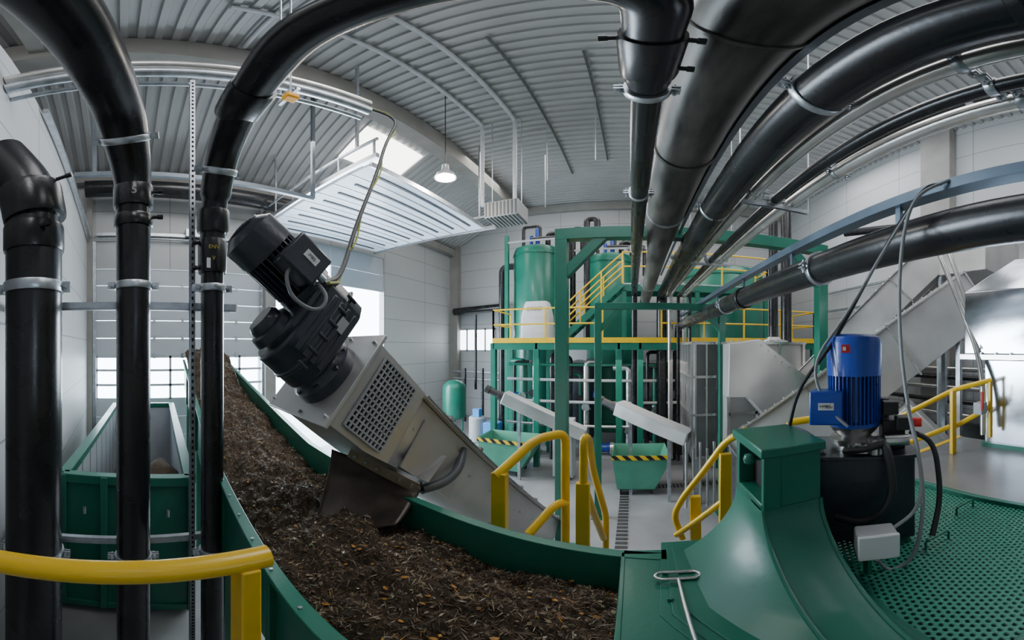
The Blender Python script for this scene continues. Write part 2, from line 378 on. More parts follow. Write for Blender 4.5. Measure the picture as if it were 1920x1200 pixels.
T = pipe('thick black plastic riser pipe with welded elbow near the wall', [(XA, YA, .02), (XA, YA, 4.0+.95), (XA-.02, YA-.02, 4+1.3), (XA-.05, -.95, 4+1.75)], .222, R=.22, n=36,
     clamps=[((XA, YA, 4+.46), Zv, .222), ((XA, YA, 4-1.83), Zv, .222)],
     collars=[((XA, YA, 4+.86), Zv, .222, .22), ((XA, YA-.01, 4+1.18), (0, -.15, 1), .235, .30)],
     tabs=[((XA+.2, YA+.1, 4+.9), (.05, .09, 0)), ((XA+.1, YA+.2, 4+1.35), (.03, .12, .02))])
B0 = (XA, .10, .02)
ptsB = fillet([B0, (XA, .10, 4+1.38), (-2.08, -.0, 4+1.80), (-1.0, -.24, 4+1.94), (.1, -.42, 4+1.98)], .2, 7)
rB = [.124 if p.z < 5.05 else min(.165, .124+(p.z-5.05)*.06) for p in ptsB]
T = pipe('black plastic riser pipe bending over towards the pipe rack', ptsB, rB, n=36,
     clamps=[((XA, .10, 4+.46), Zv, .126), ((-2.22, .04, 4+1.65), (.45, -.12, .5), .160), ((XA, .1, 4-1.83), Zv, .126)],
     collars=[((XA, .10, 4+1.2), Zv, .135, .20), ((XA, .1, 4+.98), Zv, .13, .1)],
     tabs=[((XA+.02, .22, 4+1.02), (.02, .1, 0)), ((XA+.02, .22, 4+1.25), (.02, .1, 0))])
T.text('5', .09, (XA+.155, .10, 4+1.2), (0, 1, 0), Zv, GREYP)
YC = .712; h1 = 1.74
ptsC = fillet([(XA, YC, .02), (XA, YC, 4+.85), (XA+.06, YC, 4+1.2), (-2.2, .71, 4+1.52), (-1.75, .69, 4+1.73), (-1.08, .66, 4+1.81), (-.45, .77, 4+1.86), (.08, .90, 4+h1), (.07, 10.2, 4+h1-.05), (.07, 10.2, .3)], .16, 8)
rC = [.09 if p.z < 4.75 else (.10 if p.z < 5.2 else (.118 if p.y < 1.85 else .092)) for p in ptsC]
k = max(i for i, p in enumerate(ptsC) if p.y < 2.0)
ptsC[k+1:k+1] = [V((.08, 1.62, 4+h1)), V((.08, 1.74, 4+h1))]; rC[k+1:k+1] = [.118, .092]
T = pipe('slim black plastic pipe rising, crossing overhead and running forwards', ptsC, rC, n=32,
     clamps=[((XA, YC, 4+.46), Zv, .092), ((-2.27, .712, 4+1.42), (.35, 0, .6), .118), ((.08, 1.72, 4+h1), (0, 1, 0), .112), ((.07, 3.4, 4+h1), (0, 1, 0), .094), ((.07, 5.6, 4+h1), (0, 1, 0), .094), ((XA, YC, 4-1.83), Zv, .092)],
     collars=[((XA, YC, 4+.72), Zv, .095, .28), ((XA+.02, YC, 4+1.02), (.15, 0, 1), .108, .2), ((-1.72, .69, 4+1.735), (1, 0, .15), .122, .3), ((.08, 1.38, 4+h1), (0, 1, 0), .124, .34)],
     tabs=[((XA+.02, YC-.08, 4+.62), (-.02, -.08, 0)), ((XA+.02, YC-.08, 4+.83), (-.02, -.08, 0)), ((-1.85, .72, 4+1.76), (-.03, .07, .07)), ((.2, 1.25, 4+h1), (.09, 0, 0)), ((-.04, 1.25, 4+h1), (-.09, 0, 0)), ((.2, 1.5, 4+h1), (.09, 0, 0))])
T.text('ENV', .045, (XA+.118, YC-.02, 4+.77), (0, 1, 0), (0, 0, 1), FADEY)
T.text('V', .045, (XA+.118, YC-.02, 4+.68), (0, 1, 0), (0, 0, 1), FADEY)
T.part('label_plate', MB().bb((XA+.112, YC-.075, 4+.6), (XA+.114, YC-.045, 4+.68)), WHITE)
zz = 4+2.12
ptsP2 = [(.5, YR+.05, zz), (.5, 4.7, zz), (.48, 4.95, zz-.05), (.42, 5.35, 4+1.62), (.42, 5.8, 4+1.58), (.42, 11.3, 4+1.5)]
T = pipe('very thick mottled black plastic main pipe under the roof', ptsP2, [.28, .28, .28, .17, .16, .16], BLACK2, n=40,
     clamps=[((.5, 4.75, zz), (0, 1, 0), .28), ((.42, 8.0, 4+1.55), (0, 1, 0), .162)], collars=[((.5, 3.0, zz), (0, 1, 0), .28, .06), ((.5, 1.3, zz), (0, 1, 0), .28, .03)])
zz = 4+1.7
T = pipe('thick black plastic pipe in the overhead pipe rack', [(.94, YR+.05, zz), (.94, 10.3, zz-.05), (.94, 10.3, .4)], .165, BLACK, .35, n=36,
     clamps=[((.94, 1.45, zz), (0, 1, 0), .167), ((.94, 3.6, zz), (0, 1, 0), .167), ((.94, 6, zz), (0, 1, 0), .165)], collars=[((.94, .35, zz), (0, 1, 0), .168, .05), ((.94, 5, zz), (0, 1, 0), .166, .15)])
def small(x, z, r, m, lab, ye, cl):
    return pipe(lab, [(x, YR+.05, z), (x, ye, z-.03), (x, ye, .4)], r, m, .15, clamps=[((x, c, z), (0, 1, 0), r+.002) for c in cl], n=20)
small(1.2, 4+1.68, .062, RACK, 'shiny stainless steel pipe in the overhead pipe rack', 10.0, (.75, 3.0, 5.7))
small(1.40, 4+1.60, .052, BLACK, 'slim black pipe in the overhead pipe rack', 9.8, (.7, 3.0, 5.7))
small(1.60, 4+1.62, .064, RACK, 'stainless steel pipe beside a slim black pipe', 9.9, (.62, 2.2, 5.7))
small(1.12, 4+1.93, .045, RACK, 'thin stainless pipe above the black pipe rack', 9.7, (1.6, 4.4))
small(1.72, 4+1.86, .05, BLACK, 'slim black pipe above the stainless pipes', 9.6, (1.0, 3.4))
zz = 4+.67
T = pipe('black plastic pipe with cable tray above it', [(1.5, YR+.05, zz), (1.5, 10.4, zz), (1.5, 10.4, .4)], .13, BLACK, .3, n=32,
     clamps=[((1.5, 2.3, zz), (0, 1, 0), .132), ((1.5, 5.0, zz), (0, 1, 0), .132)], collars=[((1.5, 4.2, zz), (0, 1, 0), .132, .12)])
def strut(mb, p, q, w=.041, slots=True, up=(0, 0, 1)):
    mb.bar(p, q, w, w*.1, up)
    p = V(p); q = V(q); u = (q-p).normalized(); upv = V(up) if abs(u.dot(V(up))) < .98 else V((1, 0, 0)); sd = u.cross(upv).normalized(); n = sd.cross(u)
    for s in (-1, 1): mb.bar(p+sd*s*w*.46-n*w*.5, q+sd*s*w*.46-n*w*.5, w*.1, w, up)
tb = MB(); tb.bar((1.5, YR+.02, 4.93), (1.5, 10, 4.93), .10, .012); tb.bar((1.45, YR+.02, 4.96), (1.45, 10, 4.96), .006, .07); tb.bar((1.55, YR+.02, 4.96), (1.55, 10, 4.96), .006, .07)
for y in (0, 1.4, 2.8, 4.2, 5.6, 7.0): tb.bar((1.5, y, 4.81), (1.5, y, 4.925), .04, .03)
solo('cable_tray', tb, mat('blue_grey_tray', (.17, .22, .28), .35, .7), 'blue-grey steel cable tray running above a black pipe', 'cable tray')
solo('cable_conduit', MB().cyl((1.5, .9, 5.0), (1.5, 9.9, 5.0), .026, n=14), GALV, 'slim galvanised conduit lying in the blue-grey cable tray', 'conduit')
tb = MB(); tb.bar((.80, YR+.02, 6.04), (.80, 9, 6.04), .05, .07); solo('support_rail', tb, mat('dull_rail', (.30, .34, .38), .4, .7), 'grey steel rail running above the thick black pipe', 'rail')
for y in (3.0, 5.72):
    s = MB(); strut(s, (1.05, y, 4+1.54), (1.8, y, 4+1.54)); 
    for x in (1.03, 1.8): s.cyl((x, y, 4+1.53), (x, y, 11.8), .008, n=8)
    solo('pipe_hanger', s, GALV, 'galvanised strut on threaded rods carrying small pipes', 'pipe hanger', group='pipe rack hangers')
for z, ya, yb in ((4+.37, -.97, 1.0), (4-1.80, -.97, 1.0)):
    s = MB(); strut(s, (XA-.26 if z > 4 else XA-.27, ya, z), (XA-.26 if z > 4 else XA-.27, yb, z), .05); s.bar((XA-.262, ya, z-.045), (XA-.262, yb, z-.045), .04, .04)
    solo('strut_channel', s, GALV, 'galvanised slotted strut channel behind the riser pipes', 'strut', group='riser struts')
s = MB(); sx, sy = XA-.22, .60
s.bb((sx-.022, sy-.002, 0), (sx+.022, sy+.002, 6.9)); s.bb((sx-.024, sy-.022, 0), (sx-.02, sy+.022, 6.9)); s.bb((sx+.02, sy-.022, 0), (sx+.024, sy+.022, 6.9))
T = Thing('strut_post', 'tall galvanised perforated strut post beside the risers', 'strut', (sx, sy, 0)); T.part('channel', s, GALV); s = MB()
for i in range(117): s.bb((sx+.024, sy-.009, .1+i*.058), (sx+.0246, sy+.009, .128+i*.058))
T.part('slot_row', s, DARK)['kind'] = 'stuff'
for (x, dz, r, m_) in ((-2.72, .0, .062, RACK), (-2.72, -.14, .062, GALV), (-2.86, -.2, .03, GALV)):
    solo('conduit', MB().cyl((x, YR+.01, 7.06+dz), (x, 2.6, 7.46+dz), r, n=24), m_, 'galvanised conduit tube running below the roof', 'conduit', group='high conduits')
tb = MB()
for y in (-.3, 1.6): 
    z = 6.86+(y+1)*.11; tb.bar((-3.0, y, z-.03), (-2.62, y, z-.03), .04, .03); tb.cyl((-2.98, y, z-.03), (-2.98, y, 11.77), .012, n=8)
solo('conduit_bracket', tb, GALV, 'galvanised strut brackets on thin rods carrying conduits', 'bracket')
s = MB(); s.bar((-6.4, -.9, 7.75), (-6.4, 4.3, 7.75), .1, .1); s.bar((-6.4, 4.3, 7.75), (-6.4, 4.3, 11.4), .08, .08); s.bar((-6.4, -.5, 7.75), (-6.4, -.5, 11.4), .08, .08)
solo('support_beam', s, mat('grey_beam', (.2, .23, .26), .4, .6), 'grey steel beam hung across below the roof', 'beam')
solo('duct_pipe', MB().tube([(-9.2, YR+.02, 8.85), (-9.2, 5.6, 8.85), (-9.2, 10, 8.95)], .27, 28), BLACK, 'long dark duct pipe high along the door wall', 'duct')
s = MB(); s.bar((-9.9, YR+.3, 7.55), (-9.9, 4.8, 7.55), .1, .1); s.cyl((-9.85, YR+.3, 7.4), (-9.85, 4.8, 7.4), .03); s.bb((-9.95, 2, 7.5), (-9.7, 2.5, 7.75))
solo('door_shaft', s, GALV, 'galvanised spring shaft above the closed sectional door', 'door shaft')
for y in (D1[0]-.05, D1[1]+.0):
    solo('door_guide', MB().bb((-9.98, y-.05, 0), (-9.85, y+.05, 7.3)), GALV, 'galvanised vertical guide beside the closed sectional door', 'door guide', group='door guides')
solo('slanting_rail', MB().bar((-9.7, -.9, 7.4), (-4.0, -.93, 7.62), .08, .1), GALV, 'grey steel angle along the top of the low wall', 'rail')

# ------------------------------------------------------------------ roof services
T = Thing('fan_heater', 'grey ceiling fan heater hanging below two white conduits', 'heater', H(950, 418, 9.3))
c = H(950, 400, 9.3); b = MB().box(c, (1.0, .9, .5)); T.part('heater_case', b, GREYP, .02)
g = MB()
for i in range(9): g.box((c.x-.44+i*.11, c.y, c.z-.26), (.03, .85, .03)); g.box((c.x-.44+i*.11, c.y-.46, c.z), (.05, .02, .44))
T.part('heater_grille', g, mat('heater_slots', (.08, .09, .1), .5)); r = MB()
for x in (-.45, .45): r.cyl((c.x+x, c.y, c.z+.25), (c.x+x, c.y, 11.8), .012, n=8)
T.part('hanger_rod', r, GALV)
for (x, y, z0, ys) in ((-4.25, 8.6, 8.4, 1.5), (-3.26, 8.67, 8.45, .8)):
    solo('conduit', MB().tube(fillet([(x, ys, 11.72), (x, y, 11.72), (x, y, z0)], .12), .06, 16), PVC, 'white plastic conduit following the roof and dropping down', 'conduit', group='roof conduits')
for (x, ya, yb) in ((-2.4, 5, 13), (-.9, 6, 12), (1.7, 3, 12)):
    solo('roof_rail', MB().bar((x, ya, 11.76), (x, yb, 11.76), .05, .05), mat('dark_rail', (.12, .13, .14), .5, .5), 'thin galvanised rail fixed under the roof sheets', 'rail', group='roof rails')
for x, y in ((-2.4, 9), (-.9, 8), (-3.0, 11)):
    solo('hanging_wire', MB().cyl((x, y, 9.2), (x, y, 11.8), .012, n=8), GALV, 'thin steel rod hanging from the roof rail', 'rod', group='roof rods')
solo('conduit', MB().tube([(-5.5, 2.2, 11.75), (4, 2.2, 11.75)], .05, 14), PVC, 'white conduit crossing under the roof sheets', 'conduit')
L = Thing('bell_lamp', 'industrial bell lamp glowing below the roof on a rod', 'lamp', H(835, 338, 8))
c = H(835, 325, 8.0)
L.part('lamp_shade', MB().lathe(c+V((0, 0, -.14)), Zv, [(0, .26), (.02, .26), (.12, .22), (.22, .11), (.3, .09), (.42, .08), (.42, .02)], 32), mat('lamp_shade_glass', (.6, .6, .6), .3, .3))
L.part('bulb', MB().lathe(c+V((0, 0, -.17)), Zv, [(0, .05), (.01, .23), (.03, .24)], 24), LAMPM)
L.part('rod', MB().cyl(c+V((0, 0, .27)), (c.x, c.y, 11.8), .012, n=8), BLACK)
L.part('lamp_guard', MB().tube([c+V((.28*cos(t*pi/8), .28*sin(t*pi/8), -.14)) for t in range(16)], .008, 8, closed=True), STEEL)
p = H(545, 182, 3.0); s = Thing('beacon_box', 'small amber signal box hanging under the conduits', 'signal box', p)
s.part('box_body', MB().box(p, (.12, .14, .08)), emis('amber_box_glow', (.9, .42, .02), .12), .02); s.part('rod', MB().cyl(p, (p.x, p.y, 11.75), .010, n=8), GALV)  # faint emission added to brighten the box
# ------------------------------------------------------------------ container
def container():
    nA = V((-3.85, -.67, 0)); nB = V((-3.68, .80, 0)); fA = V((-9.05, -.12, 0)); fB = V((-8.95, 1.42, 0)); h = 2.42
    T = Thing('roll_off_container', 'open green steel roll-off container with light grey interior', 'container', (-6.4, .35, 0))
    up = V((0, 0, 1))
    w = MB()
    def wall(p, q, th=.05, z0=.2, z1=h): w.bar(p+up*(z0+z1)/2, q+up*(z0+z1)/2, th, z1-z0)
    wall(nA, nB); wall(nA, fA); wall(nB, fB); wall(fA, fB)
    T.part('body', w, GREEN)
    r = MB()
    for p, q in ((nA, nB), (nA, fA), (nB, fB), (fA, fB)):
        r.bar(p+up*(h-.05), q+up*(h-.05), .14, .12); r.bar(p+up*.2, q+up*.2, .12, .12)
    for t in (0, .33, .66, 1): p = nA.lerp(nB, t); r.bar(p+up*.15+V((.06, 0, 0)), p+up*h+V((.06, 0, 0)), .08, .06)
    for i in range(9):
        p = nA.lerp(fA, (i+.5)/9); r.bar(p+up*.2, p+up*h, .08, .1)
    T.part('frame', r, GREEN, .008)
    i1 = MB()
    for p, q, o in ((nA, fA, V((.0, .035, 0))), (nB, fB, V((0, -.035, 0))), (fA, fB, V((.035, 0, 0)))): i1.bar(p+o+up*1.3, q+o+up*1.3, .01, 2.1)
    i1.add([nA+up*.3, nB+up*.3, fB+up*.3, fA+up*.3], [(0, 1, 2, 3)])
    T.part('liner', i1, LGREY)
    wh = MB()
    for p in (nA, nB, fA, fB):
        q = p.lerp((nA+fB)/2, .06); wh.cyl(q+V((-.05, 0, .1)), q+V((.05, 0, .1)), .1)
    T.part('wheel', wh, RUST)
    g = MB()
    for p in (nA.lerp(nB, .18), nA.lerp(nB, .82)):
        g.cyl(p+V((.1, 0, 1.9)), p+V((.1, 0, 2.0)), .02)
    T.part('latch', g, GALV)
    m = MB(); 
    def fn(a, b):
        p = nA.lerp(fA, a*.97+.02).lerp(nB.lerp(fB, a*.97+.02), b*.94+.03); z = .6+1.5*math.exp(-((a-.25)/.25)**2-((b-.8)/.5)**2)+.1*noise.noise(V((a*14, b*6, 0)))
        return V((p.x, p.y, z))
    m.sheet(fn, 50, 20); o = solo('compost_heap', m, COMP, 'brown shredded compost heap lying inside the green container', 'compost'); o['kind'] = 'stuff'
container()

# ------------------------------------------------------------------ compost trough
def tz(t): return 2.9 if t < 3 else 2.9+(t-3)*.7/5.6
def yr(t): return 1.46+.168*t
def yl(t): return .45+.15*t
TS = [-.9, 0, .5, 1, 1.5, 2, 2.5, 3, 3.6, 4.4, 5.4, 6.4, 7.4, 8.5, 8.9]
T = Thing('compost_trough', 'long green steel feed trough carrying shredded compost', 'trough', (-4, 1.5, 0))
w = MB()
for yf, sg in ((yl, -1), (yr, 1)):
    w.loft([[(-t, yf(t)-.012, tz(t)-.75), (-t, yf(t)+.012, tz(t)-.75), (-t, yf(t)+.012, tz(t)), (-t, yf(t)-.012, tz(t))] for t in TS])
w.loft([[(-t, yl(t), tz(t)-.76), (-t, yr(t), tz(t)-.76), (-t, yr(t), tz(t)-.72), (-t, yl(t), tz(t)-.72)] for t in TS])
w.bb((.88, .45-.14, 2.15), (.9, 1.33, 2.88)); 
T.part('trough_wall', w, GREEN)
w = MB()
for yf, sg in ((yl, -1), (yr, 1)):
    w.loft([[(-t, yf(t)+sg*.0, tz(t)-.03), (-t, yf(t)+sg*.055, tz(t)-.03), (-t, yf(t)+sg*.055, tz(t)+.005), (-t, yf(t)-sg*.012, tz(t)+.005)] for t in TS])
for t in (1.2, 2.4, 3.6, 4.8, 6, 7.2): w.bb((-t-.02, yl(t)-.05, tz(t)-.75), (-t+.02, yl(t), tz(t)-.03)); w.bb((-t-.02, yr(t), tz(t)-.75), (-t+.02, yr(t)+.05, tz(t)-.03))
T.part('trough_rim', w, GREEN, .004)
bo = MB()
for i in range(24): t = .3+i*.3; bo.cyl((-t, yl(t)-.03, tz(t)), (-t, yl(t)-.03, tz(t)+.014), .009, n=6)
T.part('bolt', bo, GALV)
lg = MB()
for t in (2.6, 5.2, 7.9):
    for yf, s_ in ((yl, .06), (yr, -.06)): lg.bar((-t, yf(t)+s_, 0), (-t, yf(t)+s_, tz(t)-.74), .1, .1)
T.part('leg', lg, GREEN)
def cz(t, b):
    e = tz(t)-.25; 
    if t > 6.6: e += .42*min(1, (t-6.6)/1.3)
    z = e+.13*(1-(2*b-1)**2)+.10*noise.noise(V((t*2.3, b*3, 1)))+.065*noise.noise(V((t*7, b*8, 4)))+.034*noise.noise(V((t*20, b*22, 9)))+.018*noise.noise(V((t*55, b*60, 2)))
    return z
def cp(t, b):
    y = yl(t)+.013+(yr(t)-yl(t)-.026)*b; return V((-t, y, cz(t, b)))
cm = MB(); cm.sheet(lambda a, b: cp(-.85+9.7*(a**1.5), b), 520, 110)
o = solo('compost', cm, COMP, 'dark brown shredded compost with leaves filling the trough', 'compost'); o['kind'] = 'stuff'
fl = MB()
for i in range(36000):
    t = -.1+(random.random()**1.9)*8.8; b = random.random(); p = cp(t, b)+V((0, 0, random.uniform(.0, .015)))
    far = 1+t*.12; long_ = random.random() < .90
    l = random.uniform(.006, .034)*far*(1 if long_ else .45); w_ = (random.uniform(.0007, .0024) if long_ else random.uniform(.004, .011))*far
    a = random.uniform(0, 2*pi); ti = random.uniform(-.6, .6); u = V((cos(a)*cos(ti), sin(a)*cos(ti), sin(ti))); s_ = V((-sin(a), cos(a), random.uniform(-.5, .5)))
    fl.add([p-u*l-s_*w_*.4, p-s_*w_, p+u*l, p+s_*w_+V((0, 0, .002))], [(0, 1, 2, 3)])
o = solo('leaf_shreds', fl, FLAKE, 'scattered twig and straw shreds lying on the compost', 'shreds', fixn=False, smooth=False); o['kind'] = 'stuff'
fl = MB()
for i in range(120):
    t = -.05+(random.random()**1.4)*4; b = random.random(); p = cp(t, b)+V((0, 0, .014)); r_ = random.uniform(.007, .021); a = random.uniform(0, 6.3); ti = V((random.uniform(-.4, .4), random.uniform(-.4, .4), 0))
    pts = []
    for k in range(6):
        q = a+k*pi/3; rr_ = r_*random.uniform(.6, 1.15); d = V((cos(q)*rr_, sin(q)*rr_*.7, 0)); d.z = d.x*ti.x+d.y*ti.y+random.uniform(0, .004); pts.append(p+d)
    fl.add(pts, [(0, 1, 2, 3, 4, 5)])
o = solo('fallen_leaves', fl, LEAF, 'small orange and ochre leaf pieces scattered on the compost', 'leaves', fixn=False, smooth=False); o['kind'] = 'stuff'

# ------------------------------------------------------------------ inclined screw conveyor with geared motor
E0 = V((-1.88, 1.396, E-.21)); B0 = V((-1.54, 5.24, .5)); u = (B0-E0).normalized()
w = u.cross(V((0, 0, 1))).normalized()
if w.x < 0: w = -w
n = w.cross(u).normalized()
if n.z < 0: n = -n
R = Matrix((w, u, n)).transposed()
def S(a, b, c): return E0+w*a+u*b+n*c
def M(a, b, c): return E0+w*(a*1.0+.02)+u*(b*.82+.05)+n*(c*.93)
SC = Thing('screw_conveyor', 'stainless inclined screw conveyor with black geared motor on top', 'conveyor', (B0.x, B0.y, 0))
bx = MB(); bx.box(S(-.07, .33, 0), (.76, .62, .66), R); bx.box(S(-.09, .0, 0), (.90, .03, .74), R)
SC.part('discharge_box', bx, STEELM, .006)
ca = MB(); hw_ = .29; Lc = (B0-E0).length
ring_ = [(-hw_, .28), (-hw_, -.05)]+[(hw_*cos(pi+pi*k/10), -.05+hw_*sin(pi+pi*k/10)) for k in range(1, 10)]+[(hw_, -.05), (hw_, .28)]
ca.loft([[S(a, b, c) for a, c in ring_] for b in (.62, Lc)])
SC.part('trough_casing', ca, STEELM)
lip = MB()
for sg in (-1, 1): lip.bar(S(sg*(hw_+.03), .62, .29), S(sg*(hw_+.03), Lc, .29), .07, .012, up=n)
lip.bar(S(0, .62, .305), S(0, Lc, .305), hw_*2+.14, .012, up=n)
for i in range(7): b = 1.0+i*.62; lip.bar(S(-hw_-.08, b, .32), S(hw_+.08, b, .32), .05, .03, up=n)
SC.part('casing_cover', lip, STEEL)
bo = MB()
for i in range(26):
    b = .75+i*.17
    if b < Lc: bo.cyl(S(hw_+.04, b, .30), S(hw_+.04, b, .33), .012, n=6)
for i in range(8): bo.cyl(S(.28, .72+i*.5, .05), S(.302, .72+i*.5, .05), .014, n=8)
for a_, c_ in ((-.5, .3), (-.5, 0), (-.5, -.3), (.3, .3), (.3, -.3), (0, .33), (0, -.33)): bo.cyl(S(a_, -.035, c_), S(a_, -.01, c_), .014, n=6)
SC.part('bolt', bo, GALV)
SC.part('side_plate', MB().box(S(hw_+.012, 1.15, -.05), (.012, .75, .42), R), STEELM)
gr = MB()
for i in range(14):
    c_ = -.27+i*.54/13; gr.bar(S(.325, .12, c_), S(.325, .50, c_), .02, .012, up=n)
for i in range(11):
    b_ = .12+i*.38/10; gr.bar(S(.325, b_, -.27), S(.325, b_, .27), .02, .012, up=u)
SC.part('grille', gr, GREYP); SC.part('grille_opening', MB().box(S(.314, .31, 0), (.006, .38, .54), R), DARK)
fg = MB(); fg.lathe(S(0, -.24, 0), u, [(0, .11), (.0, .17), (.06, .18), (.12, .215), (.15, .25), (.225, .255), (.225, .1)], 40)
for k in range(8):
    t = 2*pi*k/8; fg.cyl(S(.225*cos(t), -.12, .225*sin(t)), S(.225*cos(t), -.07, .225*sin(t)), .02, n=6)
SC.part('mounting_flange', fg, BLACKM)
gb = MB()
prof = []
for k in range(13): t = pi+pi*k/12; prof.append((.225*cos(t), -.02+.24*sin(t)))
prof += [(.225, .0), (.21, .42), (.15, .52), (-.15, .52), (-.21, .42), (-.225, 0)]
gb.loft([[M(a*k_, b, c*k_) for a, c in prof] for b, k_ in ((-.66, .93), (-.64, 1), (-.46, 1), (-.455, 1.05), (-.43, 1.05), (-.425, 1), (-.28, 1), (-.26, .93))])
gb.loft([[M(a*k_, b, c*k_+.06) for a, c in prof] for b, k_ in ((-.72, .78), (-.70, .86), (-.64, .86))])
for i in range(4): gb.bar(M(.22, -.56+i*.08, -.1), M(.22, -.56+i*.08, .38), .04, .02, up=w)
for i in range(6): gb.cyl(M(.23, -.50, -.15+i*.12), M(.23, -.40, -.15+i*.12), .014, n=6)
SC.part('gearbox', gb, BLACKM, .012)
SC.part('type_plate', MB().box(M(.228, -.38, .25), (.006, .07, .10), R), GREYP)
cp2 = MB(); cp2.lathe(M(0, -.86, -.04), u, [(0, .03), (0, .10), (.03, .12), (.06, .12), (.07, .15), (.13, .16)], 32)
for k in range(6):
    t = 2*pi*k/6; cp2.cyl(M(.13*cos(t), -.78, -.04+.13*sin(t)), M(.13*cos(t), -.73, -.04+.13*sin(t)), .013, n=6)
SC.part('shaft_cap', cp2, BLACKM)
mo = MB(); MC = .36
mo.lathe(M(0, -1.17, MC), u, [(0, .135), (.30, .135), (.32, .195), (.38, .195), (.38, .1)], 40)
for k in range(30):
    t = 2*pi*k/30; d = w*cos(t)+n*sin(t); mo.bar(M(0, -1.18, MC)+d*.162, M(0, -.80, MC)+d*.162, .009, .064, up=d)
SC.part('motor_body', mo, BLACKM)
fc = MB(); fc.lathe(M(0, -1.40, MC), u, [(-.05, .02), (-.05, .06), (-.04, .12), (0, .172), (.02, .200), (.20, .204), (.20, .185)], 40)
for r_ in (.04, .07, .10, .13): fc.tube([M(r_*cos(k*pi/12), -1.465+.02*(r_/.13), MC+r_*sin(k*pi/12)) for k in range(24)], .006, 6, closed=True)
SC.part('fan_cowl', fc, BLACKM)
tbx = MB(); tbx.box(M(.25, -.97, MC-.02), (.15, .24, .2), R); tbx.box(M(.335, -.97, MC-.02), (.03, .26, .22), R)
SC.part('terminal_box', tbx, BLACKM, .015)
SC.part('label_plate', MB().box(M(.353, -.95, MC+.0), (.006, .10, .05), R), WHITE)
SC.text('-M85-', .028, M(.359, -.95, MC+0), u, n, DARK)
gl = MB()
for dz in (-.06, .04): gl.cyl(M(.28+dz, -.83, MC-.03), M(.28+dz, -.76, MC-.03), .022, n=12)
SC.part('cable_gland', gl, GALV)
ch = MB()
c00 = H(622, 842, 2.42); c01 = H(787, 917, 2.25); c10 = H(583, 1000, 2.0); c11 = H(742, 985, 1.97)
def chf(a, b):
    t_ = c00.lerp(c01, b); bt = c10.lerp(c11, b); f = a**1.5
    p = V((t_.x+(bt.x-t_.x)*f, t_.y+(bt.y-t_.y)*f, t_.z+(bt.z-t_.z)*a)); dx = V((p.x, p.y, 0)).normalized(); return p+dx*(.07*(1-(2*b-1)**2))-V((0, 0, .05*a*(1-(2*b-1)**2)))
ch.sheet(chf, 18, 18); SC.part('rubber_chute', ch, RUST, solid=.018)
c2_ = MB()
def chg(a, b):
    p = c01.lerp(H(800, 900, 2.8), b).lerp(c11.lerp(H(775, 960, 2.3), b), a**1.5); p.z = c01.z+(c11.z-c01.z)*a; return p
c2_.sheet(chg, 10, 8); SC.part('rubber_chute', c2_, RUST, solid=.012)
st_ = MB(); p, q = H(655, 848, 2.36), H(783, 915, 2.2); st_.bar(p, q, .012, .08)
SC.part('bracket_strip', st_, mat('brown_strip', (.24, .19, .13), .5, .3))
st_ = MB()
for i in range(6): pp = p.lerp(q, (i+.5)/6); d = V((pp.x, pp.y, 0)).normalized(); st_.cyl(pp, pp-d*.03, .014, n=8)
SC.part('bolt', st_, STEEL)
hp = MB(); hp.add([S(-.44, .36, -.33), S(.31, .36, -.33), S(.31, .95, -.33), S(-.44, .95, -.33), c00+V((0, .1, .02)), c01+V((0, .1, .02)), c01+V((-.1, .5, .1)), c00+V((-.1, .4, .1))], [(0, 1, 5, 4), (1, 2, 6, 5), (2, 3, 7, 6), (3, 0, 4, 7)])
SC.part('outlet_hopper', hp, STEELM)
hs = MB(); hs.tube(fillet([H(868, 843, 3.0), H(862, 878, 2.8), H(835, 905, 2.6), H(790, 918, 2.45)], .25), .04, 14); SC.part('bent_hose', hs, mat('grey_hose', (.06, .065, .075), .35))
le = MB()
for b in (2.6, 4.3):
    p = S(0, b, -.3); le.bar((p.x-.25, p.y, 0), (p.x-.25, p.y, p.z), .08, .08); le.bar((p.x+.25, p.y, 0), (p.x+.25, p.y, p.z), .08, .08)
SC.part('leg', le, STEEL)
gy = mat('yellow_green_cable', (.30, .33, .02), .45)
q0 = V((-2.72, 2.62, 7.42))
Ccab = fillet([q0+V((0, 0, -.05)), (-2.55, 2.95, 7.25), H(724, 265, 3.6), H(706, 330, 3.2), H(665, 430, 2.7), H(640, 520, 2.3), M(.32, -.75, MC-.05)], .5)
solo('cable', MB().tube(Ccab, .019, 10), RUBBER, 'black cable drooping from the conduit to the motor', 'cable')
solo('cable', MB().tube([p+V((.03*cos(i*.7), .02, .03*sin(i*.7))) for i, p in enumerate(Ccab)], .009, 8), gy, 'yellow-green earthing cable twisted along a black cable', 'cable')
gcb = mat('grey_motor_cable', (.25, .26, .28), .4)
solo('cable', MB().tube(fillet([M(.30, -.78, MC-.06), M(.36, -.66, MC-.12), M(.35, -.66, .12), M(.3, -.85, .09), M(.32, -1.0, MC-.2), M(.3, -1.0, MC-.12)], .12), .012, 10), gcb, 'light grey looped cable beside the motor terminal box', 'cable')

